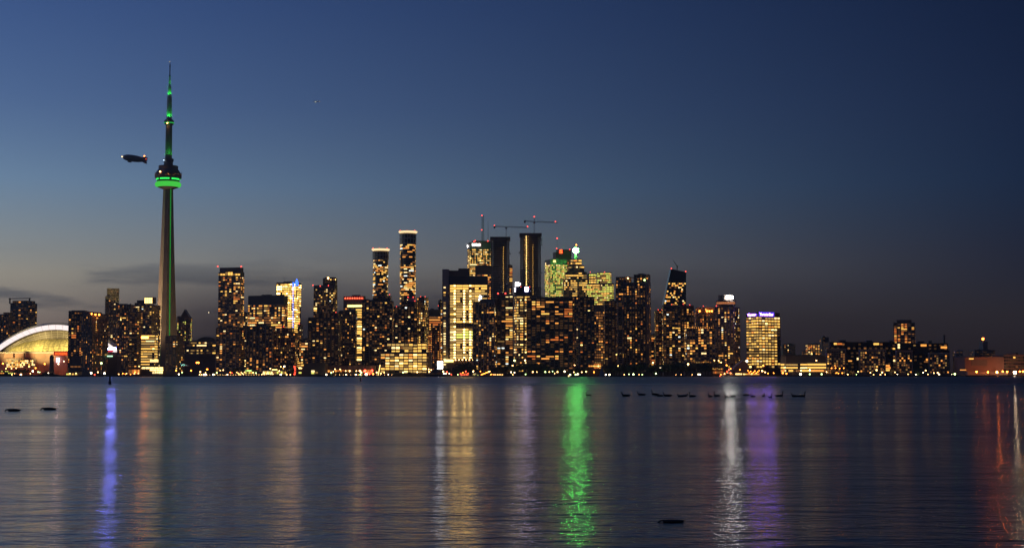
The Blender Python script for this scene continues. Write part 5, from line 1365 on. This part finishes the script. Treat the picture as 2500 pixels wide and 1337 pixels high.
motor_boat('dark moored yacht with raked bow at the stadium quay', 92, 142, 1975, 'hulld', [(.25, .8, 2.2, 'hulld', ''), (.4, .65, 1.6, 'hulld', 'f')], [(118, 910, 'lwhite', .6)], mast=3)
motor_boat('dark ferry with a green light strip at the west edge of the quay', -14, 46, 1960, 'hulld', [(.15, .8, 2.6, 'hulld', 'ag'), (.3, .6, 2, 'hulld', 'g')], [(29, 914, 'lwarm', .6)])
motor_boat('big grey cruise yacht with stepped decks before the billboard', 1036, 1084, 1980, 'hulld', [(.1, .8, 2.6, 'concrete', 'f'), (.3, .72, 2.2, 'concrete', ''), (.45, .65, 1.8, 'concrete', '')], mast=4)
motor_boat('tour boat glowing with red lights', 1120, 1149, 1985, 'hull', [(.08, .88, 1.7, 'hull', 'oo'), (.15, .8, 1.6, 'brick', 'oa')], [(1124, 912, 'lred', .6), (1130, 909, 'lamber', .7), (1137, 906, 'lred', .8), (1143, 911, 'lred', .6), (1140, 914, 'lred', .6), (1134, 914, 'lred', .6), (1127, 914.5, 'lred', .6)], flip=True)
motor_boat('white ferry with two dim lit decks beside the red lit boat', 1150, 1172, 1988, 'hull', [(.1, .85, 1.6, 'hull', 'ege'), (.2, .7, 1.4, 'hull', 'ep')], [(1155, 907, 'lwhite', .5)])
motor_boat('party ship with red and white lit decks before the brown shed', 1757, 1794, 1985, 'hull', [(.05, .9, 1.9, 'brick', 'oayo'), (.12, .8, 1.7, 'hull', 'opo')], [(1760, 914, 'lamber', .8), (1775, 906, 'lred', .7), (1783, 910, 'lred', .7), (1757, 918, 'lred', .5), (1769, 912, 'lwarm', .6)], mast=11)
motor_boat('small pale work boat moored beside the long glass building', 2341, 2358, 1985, 'hull', [(.3, .7, 1.8, 'concrete', 'f')])
motor_boat('small launch with a yellow light off the park', 1384, 1394, 1930, 'hulld', [(.3, .7, 1.0, 'hulld', 'p')], [(1388, 917.4, 'lwarm', .6)])


def sail_boat(label, x, ytop, Y, L=9, sail=True):
    c = at(x, 917, Y); ro = root('sailing_boat', label, 'sailboat', (c.x, Y, 0)); h = at(x, ytop, Y).z
    b = MB(); hull_mesh(b, L, L * .28, .8); b.build('hull', M['hull'], ro)
    b = MB(); b.tube((.3, 0, .6), (.3, 0, h), .11, .06, 5); b.build('mast', M['slab'], ro)
    if sail:
        b = MB(); n = 7
        for sgn in (0, .05):
            for i in range(n + 1):
                u = i / n; z = 1.5 + (h - 1.8) * u; w = (L * .42) * (1 - u) ** .85
                b.v += [(.25, sgn, z), (.25 - w * .5, sgn - .5 * (1 - u), z), (.25 - w, sgn - .35 * (1 - u), z)]
        for s0 in (0, 3 * (n + 1)):
            for i in range(n):
                for k in range(2): b.f.append((s0 + i * 3 + k, s0 + i * 3 + k + 1, s0 + i * 3 + k + 4, s0 + i * 3 + k + 3)); b.m.append(0)
        b.build('main_sail', M['sail'], ro, smooth=True)
        b = MB(); b.v += [(.5, 0, h * .86), (L * .48, 0, 1.0), (.9, -.6, 1.2)]; b.f.append((0, 1, 2)); b.m.append(0); b.build('jib_sail', M['sail'], ro)
    b = MB(); b.tube((.3, 0, 1.4), (-L * .42, -.2, 1.4), .07, n=5); b.build('boom', M['slab'], ro)
    b = MB(); b.box(-L * .25, L * .12, -L * .08, L * .08, .7, 1.25); b.build('cabin', M['hull'], ro)
    return ro


sail_boat('white sailing boat under sail off the dark park', 1469, 893, 1950)
for i, (x, yt) in enumerate(((493, 880), (497.5, 886), (518, 892), (535, 890), (553, 893), (566, 888))): sail_boat('moored yacht with bare mast %s' % ('between the marina lamps and the vaulted hall' if i < 3 else 'before the pale gridded condominium'), x, yt, 1988, 8, False)['group'] = 'moored yachts in the marina'


def buoy(label, x, yw, yt):
    c = sea(x, yw); Y = c.y; ro = root('channel_buoy', label, 'buoy', (c.x, Y, 0)); px = mpp(Y); h = (yw - yt) * px
    b = MB(); r = h * .16; b.lathe([(r * .8, -.4), (r, 0), (r, h * .28), (r * .55, h * .38), (r * .5, h * .72), (r * .62, h * .74), (r * .6, h * .8), (r * .2, h * .86)], 14); b.build('float', M['hulld'], ro)
    b = MB(); b.tube((0, 0, h * .86), (0, 0, h * .97), r * .16, n=6); b.build('lamp_post', M['steel'], ro)
    b = MB(); b.ball((0, 0, h * .98), r * .25, 8, 6); b.build('lamp', M['hulld'], ro)


buoy('dark tall channel buoy off the stadium', 268, 938, 914)
buoy('small dark channel buoy off the ferry terminal', 880, 930, 917)


# ------------------------------------------------------------------ water birds
def bird_mesh(sp, seed):
    """one continuous surface lofted along the spine from tail to beak; (x, z, half width, half height)"""
    b = MB(); n = 12; k = len(sp)
    for i, (x, z, w, h) in enumerate(sp):
        a, c = sp[max(0, i - 1)], sp[min(k - 1, i + 1)]; t = Vector((c[0] - a[0], 0, c[1] - a[1])).normalized(); nn = Vector((-t.z, 0, t.x))
        for j in range(n):
            g = 2 * math.pi * j / n; p = Vector((x, 0, z)) + nn * h * math.sin(g); b.v.append((p.x, w * math.cos(g), p.z))
    for i in range(k - 1):
        for j in range(n): l = (j + 1) % n; b.f.append((i * n + j, i * n + l, (i + 1) * n + l, (i + 1) * n + j)); b.m.append(0)
    b.f += [tuple(range(n)), tuple(range((k - 1) * n, k * n))]; b.m += [0, 0]
    return b.mesh('goose', M['goose'], True)


BODY = [(.48, .17, .015, .008), (.42, .15, .06, .03), (.32, .12, .12, .075), (.16, .10, .165, .125), (-.02, .09, .18, .15), (-.18, .10, .15, .14), (-.27, .15, .095, .09)]
NECK = {0: [(-.31, .23, .058, .055), (-.325, .33, .042, .042), (-.315, .43, .036, .037), (-.315, .50, .038, .04), (-.345, .545, .042, .045), (-.40, .54, .036, .036), (-.45, .52, .018, .014), (-.49, .51, .008, .005)],
        1: [(-.32, .21, .058, .055), (-.355, .28, .044, .043), (-.365, .35, .038, .038), (-.39, .40, .042, .044), (-.44, .405, .036, .036), (-.49, .39, .018, .014), (-.53, .38, .008, .005)],
        2: [(-.33, .17, .06, .055), (-.39, .17, .045, .045), (-.44, .13, .038, .038), (-.475, .09, .04, .042), (-.51, .05, .034, .034), (-.545, .01, .016, .013), (-.56, -.02, .008, .005)]}
GM = {k: bird_mesh(BODY + v, k) for k, v in NECK.items()}
POSE = {0: 'with neck held upright', 1: 'with neck half drawn in', 2: 'dipping its head to the water'}
GEESE = [(1437, 965, 0, 1, .8, 15, 'alone beside the green reflection'), (1528, 967, 1, 1, 1.1, 5, ''), (1566, 964.5, 1, 1, 1.05, -10, ''), (1599, 963.5, 0, 1, 1.0, 10, ''), (1611, 967, 2, 1, .95, 0, ''), (1630, 967, 1, 1, 1.1, 8, ''), (1662, 968, 1, 1, .9, 20, ''), (1671, 967, 1, -1, .85, 10, ''), (1690, 968, 0, 1, .95, 25, ''),
         (1734, 968, 0, 1, .8, 50, ''), (1750, 967, 0, 1, .95, 30, ''), (1773, 969, 1, 1, .8, 60, ''), (1790, 968, 2, 1, .9, 35, ''), (1822, 965, 2, -1, .9, 10, ''), (1838, 968, 0, 1, .85, 45, ''), (1864, 967, 0, -1, .8, 80, ''), (1881, 970, 0, -1, .8, 70, ''), (1903, 967, 0, -1, 1.0, 10, ''), (1941, 968, 1, 1, .95, 15, ''), (1957, 968, 0, -1, 1.0, 15, '')]
for (x, y, p, s, sc_, rot, extra) in GEESE:
    c = sea(x, y); o = link('goose', GM[p]); o.location = (c.x, c.y, -.03); o.rotation_euler = (0, 0, R(rot if s > 0 else 180 - rot)); o.scale = (sc_ * .80,) * 3
    tag(o, 'dark goose %s %s' % (POSE[p], extra or ('swimming east in the loose flock' if s < 0 else 'swimming west in the loose flock')), 'goose', 'geese in the loose flock' if not extra else None)
for (x, y, lab, sc_, p) in ((33, 1003, 'dark goose alone on the pale water off the stadium with head low', 0.8, 2), (120, 1000, 'dark goose on the pale water between the lone goose and the blue reflection', 0.85, 2), (1641, 1273, 'dark duck floating on the open dark water', .33, 2)):
    c = sea(x, y); o = link('goose' if sc_ > .5 else 'duck', GM[p]); o.location = (c.x, c.y, -.04 * sc_); o.rotation_euler = (0, 0, R(4)); o.scale = (sc_, sc_, sc_ * (.8 if sc_ > .5 else .55)); tag(o, lab, 'goose' if sc_ > .5 else 'duck')


# ------------------------------------------------------------------ airship and airliners
def airship():
    Y = 3200; c = at(330, 387.5, Y); ro = root('airship', 'dark airship nosing west beside the tall tower', 'airship', c)
    ro.rotation_euler = (0, R(8), 0); px = mpp(Y); L = 62 * px
    MW[ro.name] = Matrix.Translation(c) @ Matrix.Rotation(R(8), 4, 'Y')
    prof = [(-.5, .004), (-.485, .045), (-.45, .08), (-.38, .112), (-.28, .13), (-.15, .137), (0, .134), (.15, .12), (.28, .095), (.38, .066), (.46, .035), (.5, .006)]
    b = MB(); b.lathe([(r * L, u * L) for u, r in prof], 24); b.v = [(z, y, -x) for x, y, z in b.v]; b.build('envelope', M['blimp'], ro, smooth=True)
    b = MB(); b.box(-.27 * L, -.13 * L, -.03 * L, .03 * L, -.175 * L, -.125 * L); b.build('gondola', M['dark'], ro)
    for k in range(4):
        a = R(45 + 90 * k); d = Vector((0, math.cos(a), math.sin(a))); b = MB(); t = .006 * L; n = Vector((0, -d.z, d.y)) * t
        pts = [Vector((.27 * L, 0, 0)) + d * .085 * L, Vector((.45 * L, 0, 0)) + d * .03 * L, Vector((.47 * L, 0, 0)) + d * .165 * L, Vector((.38 * L, 0, 0)) + d * .17 * L]
        b.v += [tuple(p + n) for p in pts] + [tuple(p - n) for p in pts]; b.f += [(0, 1, 2, 3), (7, 6, 5, 4)] + [(i, 4 + i, 4 + (i + 1) % 4, (i + 1) % 4) for i in range(4)]; b.m += [0] * 6; b.build('fin', M['blimp'], ro)
    for (u, w, k, r) in ((-.51, 0, 'lwarm', .8), (.36, .15, 'lamber', 1.3), (.40, -.1, 'red', .9), (.44, .04, 'red', .7)):
        o = link('navigation_lamp', LM[k], ro); o.location = (u * L, -.06 * L, w * L); o.scale = (r,) * 3


airship()


def airliner(label, x, y, Y, L, heading, lights):
    c = at(x, y, Y); ro = root('airliner', label, 'airplane', c, R(heading))
    b = MB(); b.lathe([(r * L, u * L) for u, r in ((-.5, .005), (-.46, .03), (-.4, .046), (-.2, .05), (.2, .05), (.35, .04), (.5, .012))], 14); b.v = [(z, y_, -x_) for x_, y_, z in b.v]; b.build('fuselage', M['hull'], ro, smooth=True)
    for s in (-1, 1):
        b = MB(); b.v += [(-.12 * L, s * .04 * L, -.02 * L), (.06 * L, s * .04 * L, -.02 * L), (.16 * L, s * .5 * L, .02 * L), (.11 * L, s * .5 * L, .02 * L)]; b.v += [(a, b2, d + .012 * L) for a, b2, d in b.v]
        b.f += [(0, 1, 2, 3), (7, 6, 5, 4)] + [(i, 4 + i, 4 + (i + 1) % 4, (i + 1) % 4) for i in range(4)]; b.m += [0] * 6; b.build('wing', M['hull'], ro)
        b = MB(); b.tube((-.08 * L, s * .17 * L, -.05 * L), (.03 * L, s * .17 * L, -.05 * L), .025 * L, n=8); b.build('engine', M['steel'], ro)
    b = MB(); b.box(.38 * L, .48 * L, -.005 * L, .005 * L, .02 * L, .18 * L); b.build('tail_fin', M['hull'], ro)
    for (u, v, w, k, r) in lights: o = link('navigation_lamp', LM[k], ro); o.location = (u * L, v * L, w * L); o.scale = (r,) * 3


airliner('tiny airliner with white lights high in the dusk sky', 772, 248, 3300, 15, 12, ((-.1, -.05, -.07, 'lwhite', .42), (.15, -.5, .03, 'w', .4), (-.45, 0, 0, 'w', .4), (.5, 0, .02, 'p', .4)))
airliner('airliner low over the vaulted hall seen as one white light', 512, 762, 3500, 12, 80, ((-.5, 0, -.06, 'lwhite', .5),))


# ------------------------------------------------------------------ thin haze added to lift dark facades and glow round lamps
def haze():
    m = bpy.data.materials.new('fill_haze'); m.use_nodes = True
    N, L = m.node_tree.nodes, m.node_tree.links
    N.remove(N['Principled BSDF'])
    v = N.new('ShaderNodeVolumePrincipled'); v.inputs['Color'].default_value = (.95, .91, .87, 1); v.inputs['Density'].default_value = 4.5e-5
    v.inputs['Anisotropy'].default_value = .45
    L.new(v.outputs[0], N['Material Output'].inputs['Volume'])
    b = MB(); b.box(-4000, 4000, -1500, 4000, -4, 760); o = b.build('haze', m); o['kind'] = 'stuff'


haze()
